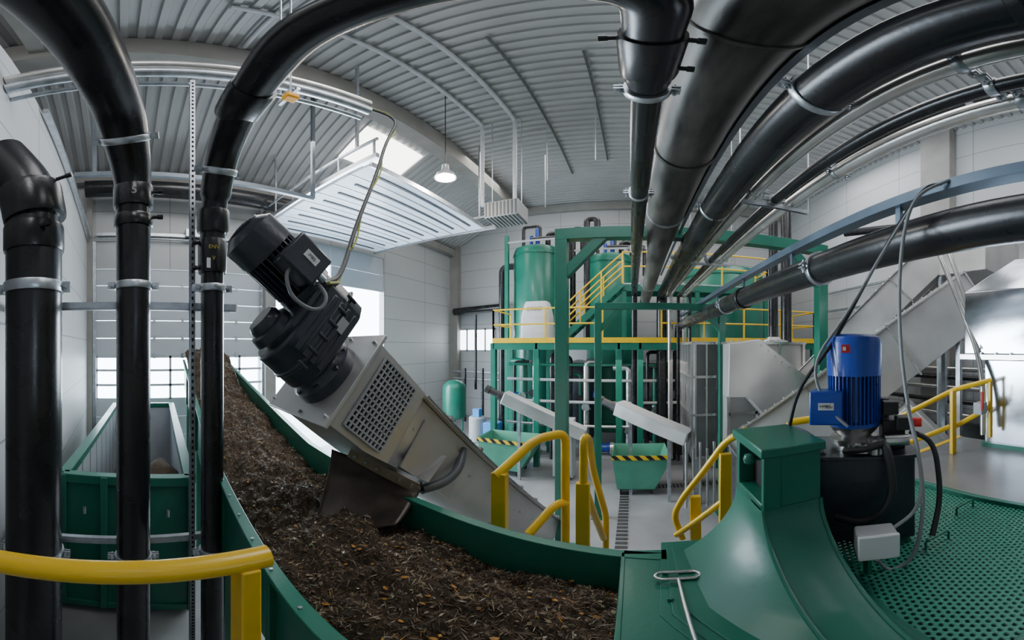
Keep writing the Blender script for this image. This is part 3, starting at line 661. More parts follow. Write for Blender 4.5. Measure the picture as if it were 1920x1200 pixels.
# ------------------------------------------------------------------ yellow railings
def rail(name_label, tubes, flats=(), base=None, r=.03):
    T = Thing('handrail', name_label, 'railing', base if base else tubes[0][0])
    for t in tubes: T.part('rail_tube', MB().tube(fillet(t, .09), r, 18), YEL)
    for (p, q, w_) in flats: T.part('rail_post', MB().bar(p, q, w_, w_*.6, up=(0, 1, 0)), YEL, .006)
    return T
rail('yellow painted handrail with square end post beside the risers', [[(-.74, -.95, 3.385), (-.74, .36, 3.385)]], [((-.74, .30, 0), (-.74, .30, 3.37), .085)], (-.74, .3, 0), .036)
a = H(937, 886, 2.25); b = H(1003, 824, 2.45); c = H(1060, 811, 2.6)
rail('yellow stair handrail with flat post beyond the compost trough', [[a+V((-.02, -.02, -.02)), a, b, c, (c.x, c.y, 1.2)], [H(990, 1002, 2.3), H(1040, 946, 2.5), H(1062, 942, 2.6)]], [((a.x, a.y, 1.0), (a.x, a.y, a.z), .11)], (a.x, a.y, 0), .036)
b = H(1094, 818, 2.35); c = H(1112, 880, 2.7); d = H(1136, 965, 2.9)
rail('yellow looped stair handrail standing on flat posts', [[H(1093, 1060, 2.35), b, H(1104, 822, 2.45), c, d, H(1136, 1080, 2.9)], [H(1100, 925, 2.4), H(1132, 1010, 2.85)]], [(H(1093, 1050, 2.35), H(1093, 905, 2.35), .10)], (b.x, b.y, 0), .03)
a = H(1372, 812, 2.4); 
rail('yellow stair handrail sloping down beside the green housing', [[H(1280, 1010, 2.75), H(1263, 965, 2.75), H(1282, 930, 2.72), H(1360, 828, 2.5), H(1400, 806, 2.4)], [H(1268, 1003, 2.75), H(1355, 940, 2.5)]], [(H(1305, 1032, 2.7), H(1303, 930, 2.7), .09), (H(1359, 1000, 2.5), H(1360, 850, 2.5), .09)], (a.x, a.y, 0), .028)
rail('yellow handrail behind the blue motor', [[H(1480, 792, 2.6), H(1570, 778, 2.6)]], [(H(1480, 860, 2.6), H(1480, 792, 2.6), .05)], H(1480, 860, 2.6), .03)
rail('yellow handrail at the edge of the plate walkway', [[H(1660, 800, 3.0), H(1700, 775, 3.1), H(1790, 730, 3.3), H(1860, 712, 3.3)], [H(1690, 835, 3.1), H(1780, 800, 3.25)], [H(1860, 760, 3.3), H(1790, 800, 3.3)]], [(H(1787, 860, 3.25), H(1787, 732, 3.25), .07), (H(1857, 820, 3.3), H(1857, 714, 3.3), .05)], H(1787, 860, 3.25), .026)
T = Thing('grating_stair', 'steel grating stair going down between yellow handrails', 'stair', (-.3, 3.2, 0))
for i in range(8):
    y = 2.1+i*.26; z = 2.3-i*.3; m_ = MB(); 
    for k in range(8): m_.bb((-.62, y+k*.03, z-.03), (-.30, y+k*.03+.006, z))
    m_.bb((-.62, y, z-.035), (-.61, y+.24, z+.0)); m_.bb((-.31, y, z-.035), (-.30, y+.24, z+.0)); m_.bb((-.62, y-.003, z-.035), (-.30, y+.003, z+.0)); T.part('tread', m_, GALV)
T.part('stringer', MB().bar((-.64, 1.95, 2.45), (-.64, 4.15, 0), .02, .18), GREEN)
T.part('stringer', MB().bar((-.28, 1.95, 2.45), (-.28, 4.15, 0), .02, .18), GREEN)

# ------------------------------------------------------------------ platform
T = Thing('work_platform', 'green steel work platform with perforated floor plate', 'platform', (1.0, .9, 0))
T.part('cover_plate', MB().bb((-.04, .30, 2.88), (.62, 1.50, 2.9)), GREEN, .003)
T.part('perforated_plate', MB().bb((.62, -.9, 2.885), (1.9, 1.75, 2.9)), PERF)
e = MB(); e.bb((1.88, -.9, 2.82), (1.92, 1.78, 2.93)); e.bb((.62, 1.74, 2.75), (1.92, 1.78, 2.91)); e.bb((-.04, 1.48, 2.7), (.62, 1.52, 2.905)); e.bb((-.05, .3, 2.6), (-.03, 1.5, 2.905))
for y in (-.4, .3, 1.0): e.bb((.62, y, 2.78), (1.9, y+.05, 2.88))
T.part('edge_beam', e, GREEN, .004)
T.part('dark_hole_backing', MB().bb((.64, -.88, 2.3), (1.86, 1.7, 2.32)), mat('hole_shade_green', (.006, .035, .025), .6))  # dark sheet under the plate puts shade behind its holes
lg = MB()
for x, y in ((1.85, 1.7), (1.85, -.8), (.66, 1.7), (.0, 1.45)): lg.bb((x-.05, y-.05, 0), (x+.05, y+.05, 2.8))
T.part('leg', lg, GREEN)
h = MB(); 
for (x, y) in ((1.62, 1.05), (1.2, .95)): h.tube(fillet([(x, y, 2.9), (x, y, 2.96), (x+.16, y-.02, 2.96), (x+.16, y-.02, 2.9)], .02), .007, 8)
T.part('lift_handle', h, GREEN)
P2 = Thing('plate_walkway', 'grey bare metal plate walkway beside the stainless cabinet', 'walkway', (2.6, 1, 0))
P2.part('deck_plate', MB().bb((1.93, -.9, 2.88), (3.3, 2.1, 2.9)), mat('grey_plate', (.30, .31, .32), .30, .6, .22, 1.5), .003)
m_ = MB(); m_.bb((1.93, 2.06, 2.76), (3.3, 2.12, 2.905)); P2.part('frame', m_, YEL)
lg = MB()
for x in (2.05, 3.2):
    for y in (-.8, 2.0): lg.bb((x-.05, y-.05, 0), (x+.05, y+.05, 2.88))
P2.part('leg', lg, GREEN)
def rr(x0, x1, y0, y1, z, cr=.03):
    pts = []
    for (cx, cy, a0) in ((x1-cr, y1-cr, 0), (x0+cr, y1-cr, 90), (x0+cr, y0+cr, 180), (x1-cr, y0+cr, 270)):
        for k in range(4): t = radians(a0+k*30); pts.append((cx+cr*cos(t), cy+cr*sin(t), z))
    return pts
HS = Thing('pusher_housing', 'green painted steel housing with flared foot and dark opening', 'machine housing', (.62, 1.2, 2.9))
sec = []
for k in range(15):
    s_ = k/14; z = 2.9+.42*s_; f = (1-s_)**2.0
    sec.append([(.745-.02*f, 1.46+.02*f, z), (.485-.28*f, 1.46+.02*f, z), (.485-.27*f, 1.14-.14*f, z), (.485-.06*f, 1.14-.72*f, z), (.745-.14*f, 1.14-.72*f, z), (.745-.03*f, 1.14-.1*f, z)])
HS.part('flared_foot', MB().loft(sec), GREEN, .006)
eb = MB()
for idx in (3, 4): 
    eb.tube([V(s_[idx]) for s_ in sec], .010, 8)
HS.part('edge_bead', eb, GREEN)
tw = MB(); tw.bb((.56, 1.14, 3.32), (.745, 1.46, 3.56)); tw.bb((.485, 1.42, 3.32), (.56, 1.46, 3.56)); tw.bb((.485, 1.14, 3.32), (.56, 1.42, 3.34)); tw.bb((.485, 1.135, 3.32), (.56, 1.16, 3.56))
HS.part('column_box', tw, GREEN, .004)
HS.part('cap_plate', MB().bb((.47, 1.12, 3.56), (.76, 1.48, 3.60)), GREEN, .006)
HS.part('opening', MB().bb((.555, 1.16, 3.34), (.559, 1.42, 3.56)), DARK)
kb = MB(); kb.lathe((.47, 1.25, 3.50), (0, 0, 1), [(0, .01), (.005, .022), (.02, .026), (.04, .02), (.045, .005)], 16); kb.cyl((.56, 1.25, 3.52), (.47, 1.25, 3.52), .01); HS.part('knob', kb, GREEN)
fb = MB()
for off, zt_ in ((.04, 2.925), (.09, 2.912), (.13, 2.905)):
    b_ = sec[0]; cxm = sum(p[0] for p in b_)/6; cym = sum(p[1] for p in b_)/6
    q = []
    for p in b_: d = V((p[0]-cxm, p[1]-cym, 0)).normalized()*off; q.append(V((p[0]+d.x, p[1]+d.y, 2.9)))
    fb.loft([q, [V((p.x, p.y, zt_)) for p in q]])
HS.part('foot_flange', fb, GREEN, .003)
bo = MB()
for p in ((.13, 1.3), (.13, 1.1), (.24, .8), (.34, .55)): bo.cyl((p[0], p[1], 2.9), (p[0], p[1], 2.925), .012, n=6)
HS.part('bolt', bo, GREEN)
hk = Thing('lifting_hook', 'bent steel hook tool lying on the green cover plate', 'hook tool', (.1, .9, 2.9))
a = PZ(1228, 1080, 2.935); b = PZ(1313, 1076, 2.935); cx = (a+b)/2; lp = []
L_ = (b-a).length/2; dx = (b-a).normalized(); dy = V((-dx.y, dx.x, 0))
for k in range(24):
    t = 2*pi*k/24; lp.append(cx+dx*(L_*cos(t))+dy*(.034*max(-.8, min(.8, sin(t)*1.2))))
hk.part('loop_grip', MB().tube(lp, .008, 10, closed=True), STEEL)
hk.part('rod', MB().tube([cx-dy*.028, PZ(1283, 1130, 2.935), PZ(1310, 1215, 2.935)], .008, 10), STEEL)

# ------------------------------------------------------------------ hydraulic power unit
cxh, cyh = 1.14, 1.34
HU = Thing('hydraulic_unit', 'hydraulic power unit with blue motor on a black oil tank', 'hydraulic unit', (cxh, cyh, 2.9))
rot = Matrix.Rotation(radians(-35), 3, 'Z')
def Q(x, y, z): return V((cxh, cyh, 0))+rot @ V((x, y, 0))+V((0, 0, z))
HU.part('oil_tank', MB().box(Q(0, 0, 3.18), (.50, .36, .5), rot), BLACKM, .008)
HU.part('tank_lid', MB().box(Q(0, 0, 3.44), (.54, .40, .02), rot), BLACKM, .004)
al = MB().lathe(Q(-.04, 0, 3.45), Zv, [(0, .10), (.03, .10), (.03, .13), (.06, .13), (.07, .09), (.10, .12), (.13, .14), (.13, .05)], 32); HU.part('bell_housing', al, STEEL)
bm_ = MB().lathe(Q(-.04, 0, 3.58), Zv, [(0, .14), (.02, .14), (.03, .115), (.26, .115), (.28, .12)], 40)
for k in range(40):
    t = 2*pi*k/40; d = V((cos(t), sin(t), 0)); bm_.bar(Q(-.04, 0, 3.60)+d*.125, Q(-.04, 0, 3.85)+d*.125, .006, .035, up=d)
HU.part('motor_body', bm_, BLUE)
HU.part('fan_cowl', MB().lathe(Q(-.04, 0, 3.85), Zv, [(0, .13), (.0, .148), (.17, .15), (.20, .14), (.215, .11), (.215, .01)], 40), BLUE)
HU.part('terminal_box', MB().box(Q(-.19, -.11, 3.70), (.15, .14, .16), rot), BLUE, .012)
HU.part('terminal_box_lid', MB().box(Q(-.19, -.185, 3.70), (.16, .02, .17), rot), BLUE, .008)
p = Q(-.19, -.197, 3.71); HU.part('label_plate', MB().box(p, (.075, .004, .035), rot), WHITE)
HU.text('+M85-', .024, p+rot @ V((0, -.004, 0)), rot @ V((1, 0, 0)), Zv, DARK)
HU.part('warning_label', MB().box(Q(-.09, -.143, 3.99), (.05, .006, .04), rot), RED)
HU.part('warning_label', MB().box(Q(-.10, -.146, 3.99), (.015, .006, .018), rot), WHITE)
vb = MB(); vb.box(Q(.16, -.02, 3.53), (.12, .14, .16), rot); vb.box(Q(.2, -.1, 3.6), (.07, .08, .07), rot); vb.cyl(Q(.12, 0, 3.6), Q(.12, 0, 3.72), .03); vb.box(Q(.14, -.08, 3.68), (.08, .07, .07), rot); HU.part('valve_block', vb, RUBBER, .006)
vc = MB(); vc.cyl(Q(.1, -.16, 3.52), Q(.22, -.16, 3.52), .03); vc.cyl(Q(-.05, -.16, 3.47), Q(-.05, -.16, 3.51), .035); vc.cyl(Q(.05, -.17, 3.46), Q(.05, -.17, 3.54), .04); vc.box(Q(.0, -.15, 3.49), (.10, .05, .06), rot); HU.part('fitting', vc, STEEL)
HU.part('fitting', MB().cyl(Q(.24, -.1, 3.6), Q(.30, -.12, 3.6), .025), RED)
ho = MB(); ho.tube(fillet([Q(.08, -.16, 3.52), Q(.1, -.26, 3.5), Q(.12, -.30, 3.25), Q(0, -.29, 3.1), Q(-.14, -.22, 3.12)], .12), .022, 14)
ho.tube(fillet([Q(-.1, -.16, 3.47), Q(-.02, -.24, 3.5), Q(.08, -.22, 3.52)], .05), .016, 12)
ho.tube(fillet([Q(.24, -.1, 3.55), Q(.36, -.15, 3.5), Q(.38, -.2, 3.2), Q(.3, -.3, 3.0)], .12), .015, 12)
HU.part('hose', ho, RUBBER)
hg = MB(); hp_ = fillet([Q(-.2, -.12, 3.46), Q(-.28, -.1, 3.54), Q(-.38, -.02, 3.55), Q(-.46, .06, 3.53)], .06, 10)
pp = [hp_[0]]
for i in range(len(hp_)-1):
    for k in range(1, 4): pp.append(hp_[i].lerp(hp_[i+1], k/3))
hg.tube(pp, [.018+.004*(i % 2) for i in range(len(pp))], 12); HU.part('corrugated_hose', hg, GREYP)
jb = Thing('junction_box', 'light grey electrical junction box on a stand bracket', 'junction box', H(1640, 1055, 1.33))
p = H(1642, 1014, 1.28); jr = Matrix.Rotation(radians(-30), 3, 'Z')
jb.part('box_body', MB().box(p, (.16, .10, .13), jr), GREYP, .012); jb.part('box_lid', MB().box(p+jr @ V((0, -.055, 0)), (.162, .02, .132), jr), WHITE, .006)
jb.part('bracket', MB().bar((p.x, p.y+.05, 2.9), (p.x, p.y+.05, p.z), .03, .02), GREEN)
gc = mat('grey_cable', (.25, .26, .27), .45)
def cable(pts, r, m, lab, rad=.3): solo('cable', MB().tube(fillet(pts, rad), r, 10), m, lab, 'cable')
cable([H(1780, 338, 1.75), H(1715, 365, 1.7), H(1690, 450, 1.65), H(1684, 600, 1.6), H(1700, 760, 1.55), H(1735, 900, 1.5), H(1722, 1040, 1.4), H(1670, 1075, 1.36), H(1645, 1050, 1.34)], .010, gc, 'grey cable hanging from the cable tray to the junction box')
cable([H(1765, 345, 1.75), H(1730, 350, 1.72), H(1640, 500, 1.72), H(1560, 650, 1.68), H(1500, 720, 1.62), H(1478, 800, 1.6), H(1470, 900, 1.9)], .010, RUBBER, 'black cable curving down from the cable tray')
cable([H(1720, 372, 1.7), H(1590, 590, 1.7), H(1520, 680, 1.62), H(1545, 760, 1.58), H(1590, 800, 1.55)], .008, gc, 'thin grey cable hanging towards the blue motor')
cable([H(1700, 760, 1.5), H(1725, 850, 1.45), H(1730, 950, 1.4), H(1660, 1000, 1.3)], .009, gc, 'grey cable running down past the oil tank')

# ------------------------------------------------------------------ green portal frames
def portal(Y, xl, xr, zt_, w_, lab, br=.7):
    T = Thing('portal_frame', lab, 'steel frame', ((xl+xr)/2, Y, 0), 'green portal frames')
    for x, s_ in ((xl, 1), (xr, -1)):
        m_ = MB(); m_.bb((x-w_/2, Y-w_/2, 0), (x+w_/2, Y+w_/2, zt_-w_)); T.part('post', m_, GREEN, .006)
        T.part('base_plate', MB().bb((x-w_, Y-w_, 0), (x+w_, Y+w_, .02)), GREEN)
        m_ = MB(); m_.bar((x, Y, zt_-br-w_*.7), (x+s_*(br), Y, zt_-w_*.6), w_*.8, w_*.8); T.part('brace', m_, GREEN, .006)
    m_ = MB(); m_.bb((xl-w_/2, Y-w_*.5, zt_-w_), (xr+w_/2, Y+w_*.5, zt_)); T.part('crossbeam', m_, GREEN, .006)
portal(5.5, -1.2, 3.6, 4+2.1, .21, 'large green steel portal frame carrying the pipe rack', .75)
portal(6.9, -.72, 1.95, 4+.93, .14, 'smaller green steel portal frame behind the large one', .5)

# ------------------------------------------------------------------ process platform
DZ = 4.12
PF = Thing('process_platform', 'green steel process platform with grating deck and columns', 'platform', (1, 11, 0))
PF.part('deck', MB().bb((-4.5, 10.0, DZ), (6.2, 11.6, DZ+.05)), GALV)
ed = MB(); ed.bb((-4.5, 9.9, DZ-.22), (6.2, 10.0, DZ+.0)); ed.bb((-4.5, 11.6, DZ-.2), (6.2, 11.7, DZ)); ed.bb((-4.6, 9.9, DZ-.2), (-4.5, 11.7, DZ)); ed.bb((6.2, 9.9, DZ-.2), (6.3, 11.7, DZ))
for x in (-4.5, -3.0, -.4, .25, 2.6, 4.4, 6.2): ed.bb((x-.04, 9.9, DZ-.2), (x+.04, 11.6, DZ))
PF.part('frame', ed, GREEN, .006); ed = MB()
for x in (-4.5, -3.0, -.4, .25, 2.6, 4.4, 6.2): ed.bb((x-.09, 9.88, 0), (x+.09, 10.06, DZ-.2)); ed.bb((x-.09, 11.5, 0), (x+.09, 11.7, DZ-.2))
PF.part('column', ed, GREEN, .006)
PF.part('kick_plate', MB().bb((-4.5, 9.86, DZ), (6.2, 9.89, DZ+.16)), YEL)
def guard(pts, hh=1.1, step=1.3):
    g = MB()
    for i in range(len(pts)-1):
        p, q = V(pts[i]), V(pts[i+1]); 
        for z in (hh, hh*.55): g.tube([p+V((0, 0, z)), q+V((0, 0, z))], .028, 10)
        k = max(1, int((q-p).length/step))
        for j in range(k+1): r_ = p.lerp(q, j/k); g.bar(r_, r_+V((0, 0, hh)), .05, .05)
    return g
PF.part('guard_rail', guard([(-4.5, 11.5, DZ), (-4.5, 9.93, DZ), (-.9, 9.93, DZ)]), YEL)
PF.part('guard_rail', guard([(.9, 9.93, DZ), (6.2, 9.93, DZ), (6.2, 11.6, DZ)]), YEL)
UZ = 6.0
UP = Thing('upper_walkway', 'green upper walkway with yellow guard rails reached by stairs', 'walkway', (2, 10.9, DZ+.05))
ub = MB(); ub.bb((-.3, 10.3, UZ-.22), (4.6, 10.4, UZ)); ub.bb((-.3, 11.4, UZ-.22), (4.6, 11.5, UZ)); 
for x in (-.25, 2.1, 4.5): ub.bb((x-.07, 10.3, DZ+.05), (x+.07, 10.44, UZ-.2))
UP.part('frame', ub, GREEN); UP.part('deck', MB().bb((-.3, 10.3, UZ), (4.6, 11.5, UZ+.04)), GALV)
UP.part('guard_rail', guard([(-.3, 10.35, UZ), (4.55, 10.35, UZ), (4.55, 11.45, UZ)]), YEL)
stt = MB(); p = V((-2.3, 10.35, DZ+.05)); q = V((-.3, 10.35, UZ))
for y in (10.2, 11.0): stt.bar(p+V((0, y-10.35, 0)), q+V((0, y-10.35, 0)), .05, .2)
for i in range(9): t_ = (i+.5)/9; c_ = p.lerp(q, t_); stt.bb((c_.x-.12, 10.2, c_.z), (c_.x+.12, 11.0, c_.z+.03))
UP.part('stair_flight', stt, GREEN)
g = MB()
for y in (10.2, 11.0):
    for z in (1.0, .55): g.tube([p+V((0, y-10.35, z)), q+V((0, y-10.35, z))], .028, 10)
    for i in range(4): c_ = p.lerp(q, i/3); g.bar(V((c_.x, y, c_.z)), V((c_.x, y, c_.z+1.0)), .05, .05)
UP.part('stair_rail', g, YEL)
def tank(x, y, r_, z0, z1, lab, m_=GREEN, top=True):
    T = Thing('process_tank', lab, 'tank', (x, y, 0))
    T.part('tank_shell', MB().lathe((x, y, z0), Zv, [(0, r_*.7), (.12, r_*.95), (.25, r_), (z1-z0-.3, r_), (z1-z0-.12, r_*.93), (z1-z0, r_*.6), (z1-z0, .01)], 48), m_)
    b_ = MB()
    for z in (z0+.5, (z0+z1)/2, z1-.45): b_.lathe((x, y, z), Zv, [(0, r_), (0, r_+.03), (.06, r_+.03), (.06, r_)], 48)
    T.part('hoop', b_, m_); l_ = MB()
    for k in range(4): t = pi/4+k*pi/2; l_.bb((x+r_*.8*cos(t)-.06, y+r_*.8*sin(t)-.06, 0), (x+r_*.8*cos(t)+.06, y+r_*.8*sin(t)+.06, z0+.3))
    T.part('leg', l_, m_)
    if top:
        f_ = MB(); f_.lathe((x, y, z1-.05), Zv, [(0, .35), (.12, .35), (.12, .1)], 24); f_.tube(fillet([(x+.45, y, z1-.2), (x+.45, y, z1+.6), (x+.9, y, z1+.6), (x+.9, y, z1-.5)], .2), .11, 16)
        f_.tube(fillet([(x-.1, y-.5, z1+.25), (x+1.4, y-.5, z1+.25), (x+1.4, y-.5, z1-1)], .15), .08, 14)
        f_.tube(fillet([(x-.5, y-.3, z1-.1), (x-.5, y-.3, z1+.9), (x+.2, y-.3, z1+.9), (x+.2, y-.3, z1+.3)], .15), .07, 14)
        T.part('top_piping', f_, BLACK); v_ = MB(); v_.cyl((x+.1, y-.3, z1), (x+.1, y-.3, z1+.75), .09); T.part('valve', v_, BLUE); T.part('valve', MB().cyl((x-.2, y-.2, z1), (x-.2, y-.2, z1+.5), .07), BLUE)
        f_ = MB(); f_.bb((x-r_, y-.9, z1+.02), (x+r_+.6, y-.86, z1+.10)); f_.bb((x-r_, y+.9, z1+.02), (x+r_+.6, y+.94, z1+.10)); T.part('top_frame', f_, GREYP)
    return T
tank(-3.85, 12.9, .98, .5, 8.2, 'tall green process tank with black pipework and blue valves')
tank(3.95, 13.7, 1.72, .5, 7.35, 'wide green process tank behind the upper walkway', top=False)
tank(-.9, 13.6, 1.0, .5, 7.9, 'green process tank with arched black vent pipe')
solo('vent_pipe', MB().tube(fillet([(-2.55, 13.9, 4.5), (-2.55, 13.9, 9.3), (-2.1, 13.9, 9.3), (-2.1, 13.9, 8.3)], .2), .13, 16), BLACK, 'arched black vent pipe rising beside the green tank', 'pipe')
solo('vent_pipe', MB().tube(fillet([(-1.7, 12.2, 4.3), (-1.7, 12.2, 9.1), (-1.3, 12.2, 9.1), (-1.3, 12.2, 8.4)], .2), .12, 16), BLACK, 'arched black vent pipe above the platform', 'pipe')
wt = Thing('dosing_tank', 'white plastic dosing tank with dark lid lettering', 'tank', (-3.15, 10.6, DZ+.05))
wt.part('tank_body', MB().loft([rr(-3.65+k_, -2.65-k_, 10.2+k_, 11.0-k_, z, .08) for z, k_ in ((DZ+.05, 0), (DZ+.9, .02), (DZ+1.3, .1), (DZ+1.4, .14))]), WHITE)
wt.text('CODEF', .17, (-3.15, 10.2, DZ+1.12), (1, 0, 0), Zv, DARK)
solo('column', MB().bb((-4.95, 12.0, 0), (-4.8, 12.15, 8.6)), GREEN, 'slim green steel column beside the tall tank', 'column')
rnd = random.Random(3)
for i, x in enumerate((-4.0, -3.7, -3.35, -2.7, -2.4, -2.1, -1.8, -1.5, -1.2, -.1, .5, .8, 1.1, 1.4, 2.1, 2.5, 3.0, 3.5, 4.0)):
    y = 10.4+rnd.random()*.9; m_ = (BLACK, GREEN, STEEL, BLACK, GALV)[i % 5]; z1 = rnd.uniform(3.0, 3.85)
    T = Thing('process_pipe', 'vertical process pipe with valve below the platform deck', 'pipe', (x, y, 0), 'pipes below the deck')
    T.part('pipe_run', MB().tube(fillet([(x, y, .02), (x, y, z1), (x+rnd.choice((-.5, .5)), y+.1, z1)], .15), .06+.04*(i % 2), 14), m_)
    v = MB(); z = rnd.uniform(1.1, 2.4); v.cyl((x, y, z-.12), (x, y, z-.08), .15, n=16); v.cyl((x, y, z+.08), (x, y, z+.12), .15, n=16); v.cyl((x, y-.22, z), (x, y, z), .05, n=12); v.cyl((x, y-.24, z), (x, y-.22, z), .13, n=16)
    T.part('valve', v, (BLUE, GALV, RUBBER, GALV)[i % 4])
for z, y in ((2.2, 10.3), (2.9, 10.45), (1.4, 10.35), (3.4, 10.6)):
    solo('manifold_pipe', MB().tube([(-4.2, y, z), (2.4, y, z)], .05, 12), (BLACK, STEEL, GREYP, GREEN)[int(z) % 4], 'horizontal manifold pipe below the platform deck', 'pipe', group='manifold pipes')
for i, (x, y, m_) in enumerate(((-3.6, 11.3, BLUE), (-2.4, 11.3, GREEN), (-.9, 11.2, BLUE), (1.9, 11.2, GREEN))):
    T = Thing('pump', 'small centrifugal pump standing on a base plate', 'pump', (x, y, 0), 'pumps below the deck')
    T.part('base_plate', MB().bb((x-.35, y-.2, 0), (x+.35, y+.2, .12)), GREYP, .01)
    T.part('pump_motor', MB().lathe((x-.3, y, .4), (1, 0, 0), [(0, .1), (.02, .16), (.35, .16), (.37, .2), (.42, .2), (.42, .05)], 24), m_)
    T.part('volute', MB().lathe((x+.13, y, .4), (1, 0, 0), [(0, .1), (.02, .24), (.16, .24), (.18, .1)], 24), STEEL)
for i, (x, m_) in enumerate(((-2.0, BLACKM), (.9, BLACKM))):
    T = Thing('buffer_vessel', 'dark buffer vessel standing in the shade below the deck', 'vessel', (x, 12.3, 0), 'vessels below the deck')
    T.part('vessel_shell', MB().lathe((x, 12.3, .4), Zv, [(0, .3), (.1, .55), (.3, .62), (2.8, .62), (3.0, .5), (3.1, .1)], 32), m_)
    l_ = MB(); 
    for s1 in (-.4, .4): l_.bb((x+s1-.05, 12.0, 0), (x+s1+.05, 12.1, .7))
    T.part('leg', l_, m_)
p = H(1058, 800, 9.4); T = Thing('control_cabinet', 'light grey control cabinet below the deck', 'cabinet', (p.x, p.y, 0)); T.part('cabinet_body', MB().bb((p.x-.3, p.y-.2, .1), (p.x+.3, p.y+.2, 1.9)), GREYP, .01); T.part('cabinet_door', MB().bb((p.x-.27, p.y-.23, .15), (p.x+.27, p.y-.2, 1.85)), GREYP, .01)
p = H(852, 735, 14.8); T = Thing('pressure_vessel', 'green pressure vessel standing near the hall corner', 'vessel', (p.x, p.y, 0))
T.part('vessel_shell', MB().lathe((p.x, p.y, .65), Zv, [(0, .05), (.05, .35), (.15, .50), (.3, .54), (1.5, .54), (1.65, .48), (1.8, .3), (1.85, .05)], 40), GREEN)
l_ = MB()
for k in range(3): t = k*2.1; l_.cyl((p.x+.42*cos(t), p.y+.42*sin(t), 0), (p.x+.42*cos(t), p.y+.42*sin(t), .85), .04, n=10)
T.part('leg', l_, GREEN)
p = H(895, 755, 13.5); T = Thing('dosing_station', 'white and blue dosing station with canisters', 'dosing station', (p.x, p.y, 0))
T.part('canister', MB().lathe((p.x, p.y, .02), Zv, [(0, .35), (1.0, .35), (1.05, .3), (1.05, .05)], 24), GREYP); T.part('dosing_pump', MB().bb((p.x-.15, p.y-.15, 1.07), (p.x+.15, p.y+.15, 1.4)), LBLUE, .01)
T.part('pallet', MB().bb((p.x+.4, p.y-.3, 0), (p.x+1.0, p.y+.3, .9)), LBLUE, .02)
for i, (u1, v1, u2, v2, d) in enumerate(((892, 590, 892, 730, 15.0), (905, 690, 905, 790, 14), (872, 690, 872, 790, 15.5))):
    solo('wall_pipe', MB().cyl(H(u1, v1, d), H(u2, v2, d), .06), BLACK, 'black pipe fixed near the back wall', 'pipe')
solo('wall_pipe', MB().cyl(PY(852, 585, 16.0), PY(950, 575, 16.0), .2), BLACK, 'long dark pipe along the back wall', 'pipe')
for z in (2.2, 2.6): solo('wall_pipe', MB().cyl((-9.7, 15.9, z), (-5, 15.9, z), .05), GALV, 'thin galvanised pipe along the back wall', 'pipe', group='thin wall pipes')
solo('tank_side_pipe', MB().tube(fillet([(-5.3, 12.6, .1), (-5.3, 12.6, 6.3), (-5.3, 12.6, 7.4), (-4.6, 12.7, 7.4)], .3), .14, 16), BLACK, 'black riser pipe beside the tall green tank', 'pipe')

def skip(u_, v_, d, wd, m_):
    c_ = H(u_, v_, d); x, y = c_.x, c_.y
    T = Thing('tipping_skip', 'small green tipping skip with hazard stripe along its rim', 'skip', (x, y, 0), 'tipping skips')
    T.part('bin', MB().loft([[(x-wd*k_, y-.55*k2, z), (x+wd*k3, y-.55*k2, z), (x+wd*k3, y+.55*k2, z), (x-wd*k_, y+.55*k2, z)] for z, k_, k3, k2 in ((.22, .40, .30, .9), (.8, .46, .5, .97), (1.2, .5, .56, 1), (1.18, .48, .54, .97), (.3, .38, .3, .87))], cap=False), m_)
    T.part('hazard_stripe', MB().bb((x-wd*.5, y-.575, 1.08), (x+wd*.56, y-.555, 1.2)), HAZ)
    T.part('bottom', MB().bb((x-wd*.4, y-.45, .18), (x+wd*.3, y+.45, .24)), m_)
    w_ = MB()
    for sx_ in (-.33, .24):
        for sy_ in (-.35, .35): w_.cyl((x+wd*sx_-.03, y+sy_, .09), (x+wd*sx_+.03, y+sy_, .09), .09, n=16)
    T.part('wheel', w_, RUBBER)
skip(955, 830, 10.0, 1.65, GREEN2); skip(1197, 850, 8.6, 1.35, GREEN2)
def mini(p, q, r_, lab):
    p = V(p); q = V(q); T = Thing('small_screw_conveyor', lab, 'conveyor', (q.x, q.y, 0), 'small screw conveyors')
    T.part('casing', MB().bar(p, q, r_*2, r_*2), STEELM, .02); 
    l_ = MB(); m1 = p.lerp(q, .75); m2 = p.lerp(q, .2); l_.bb((m1.x-.04, m1.y-.04, 0), (m1.x+.04, m1.y+.04, m1.z)); l_.bb((m2.x-.04, m2.y-.04, 0), (m2.x+.04, m2.y+.04, m2.z)); T.part('leg', l_, GALV)
    u1 = (p-q).normalized(); T.part('drive', MB().lathe(p, u1, [(0, .14), (.15, .14), (.17, .1), (.45, .1), (.47, .12), (.6, .12), (.6, .02)], 20), RUBBER)
    n1 = u1.cross(V((0, 1, 0))).normalized(); 
    if n1.z < 0: n1 = -n1
    f_ = MB(); f_.bar(p+n1*(r_+.01), q+n1*(r_+.01), r_*2+.1, .02)
    T.part('cover', f_, GREYP)
mini(H(945, 745, 9.4), H(1095, 815, 8.9), .17, 'small stainless screw conveyor feeding a green skip')
mini(H(1158, 765, 8.4), H(1290, 822, 7.6), .17, 'small stainless screw conveyor beyond the portal frame')

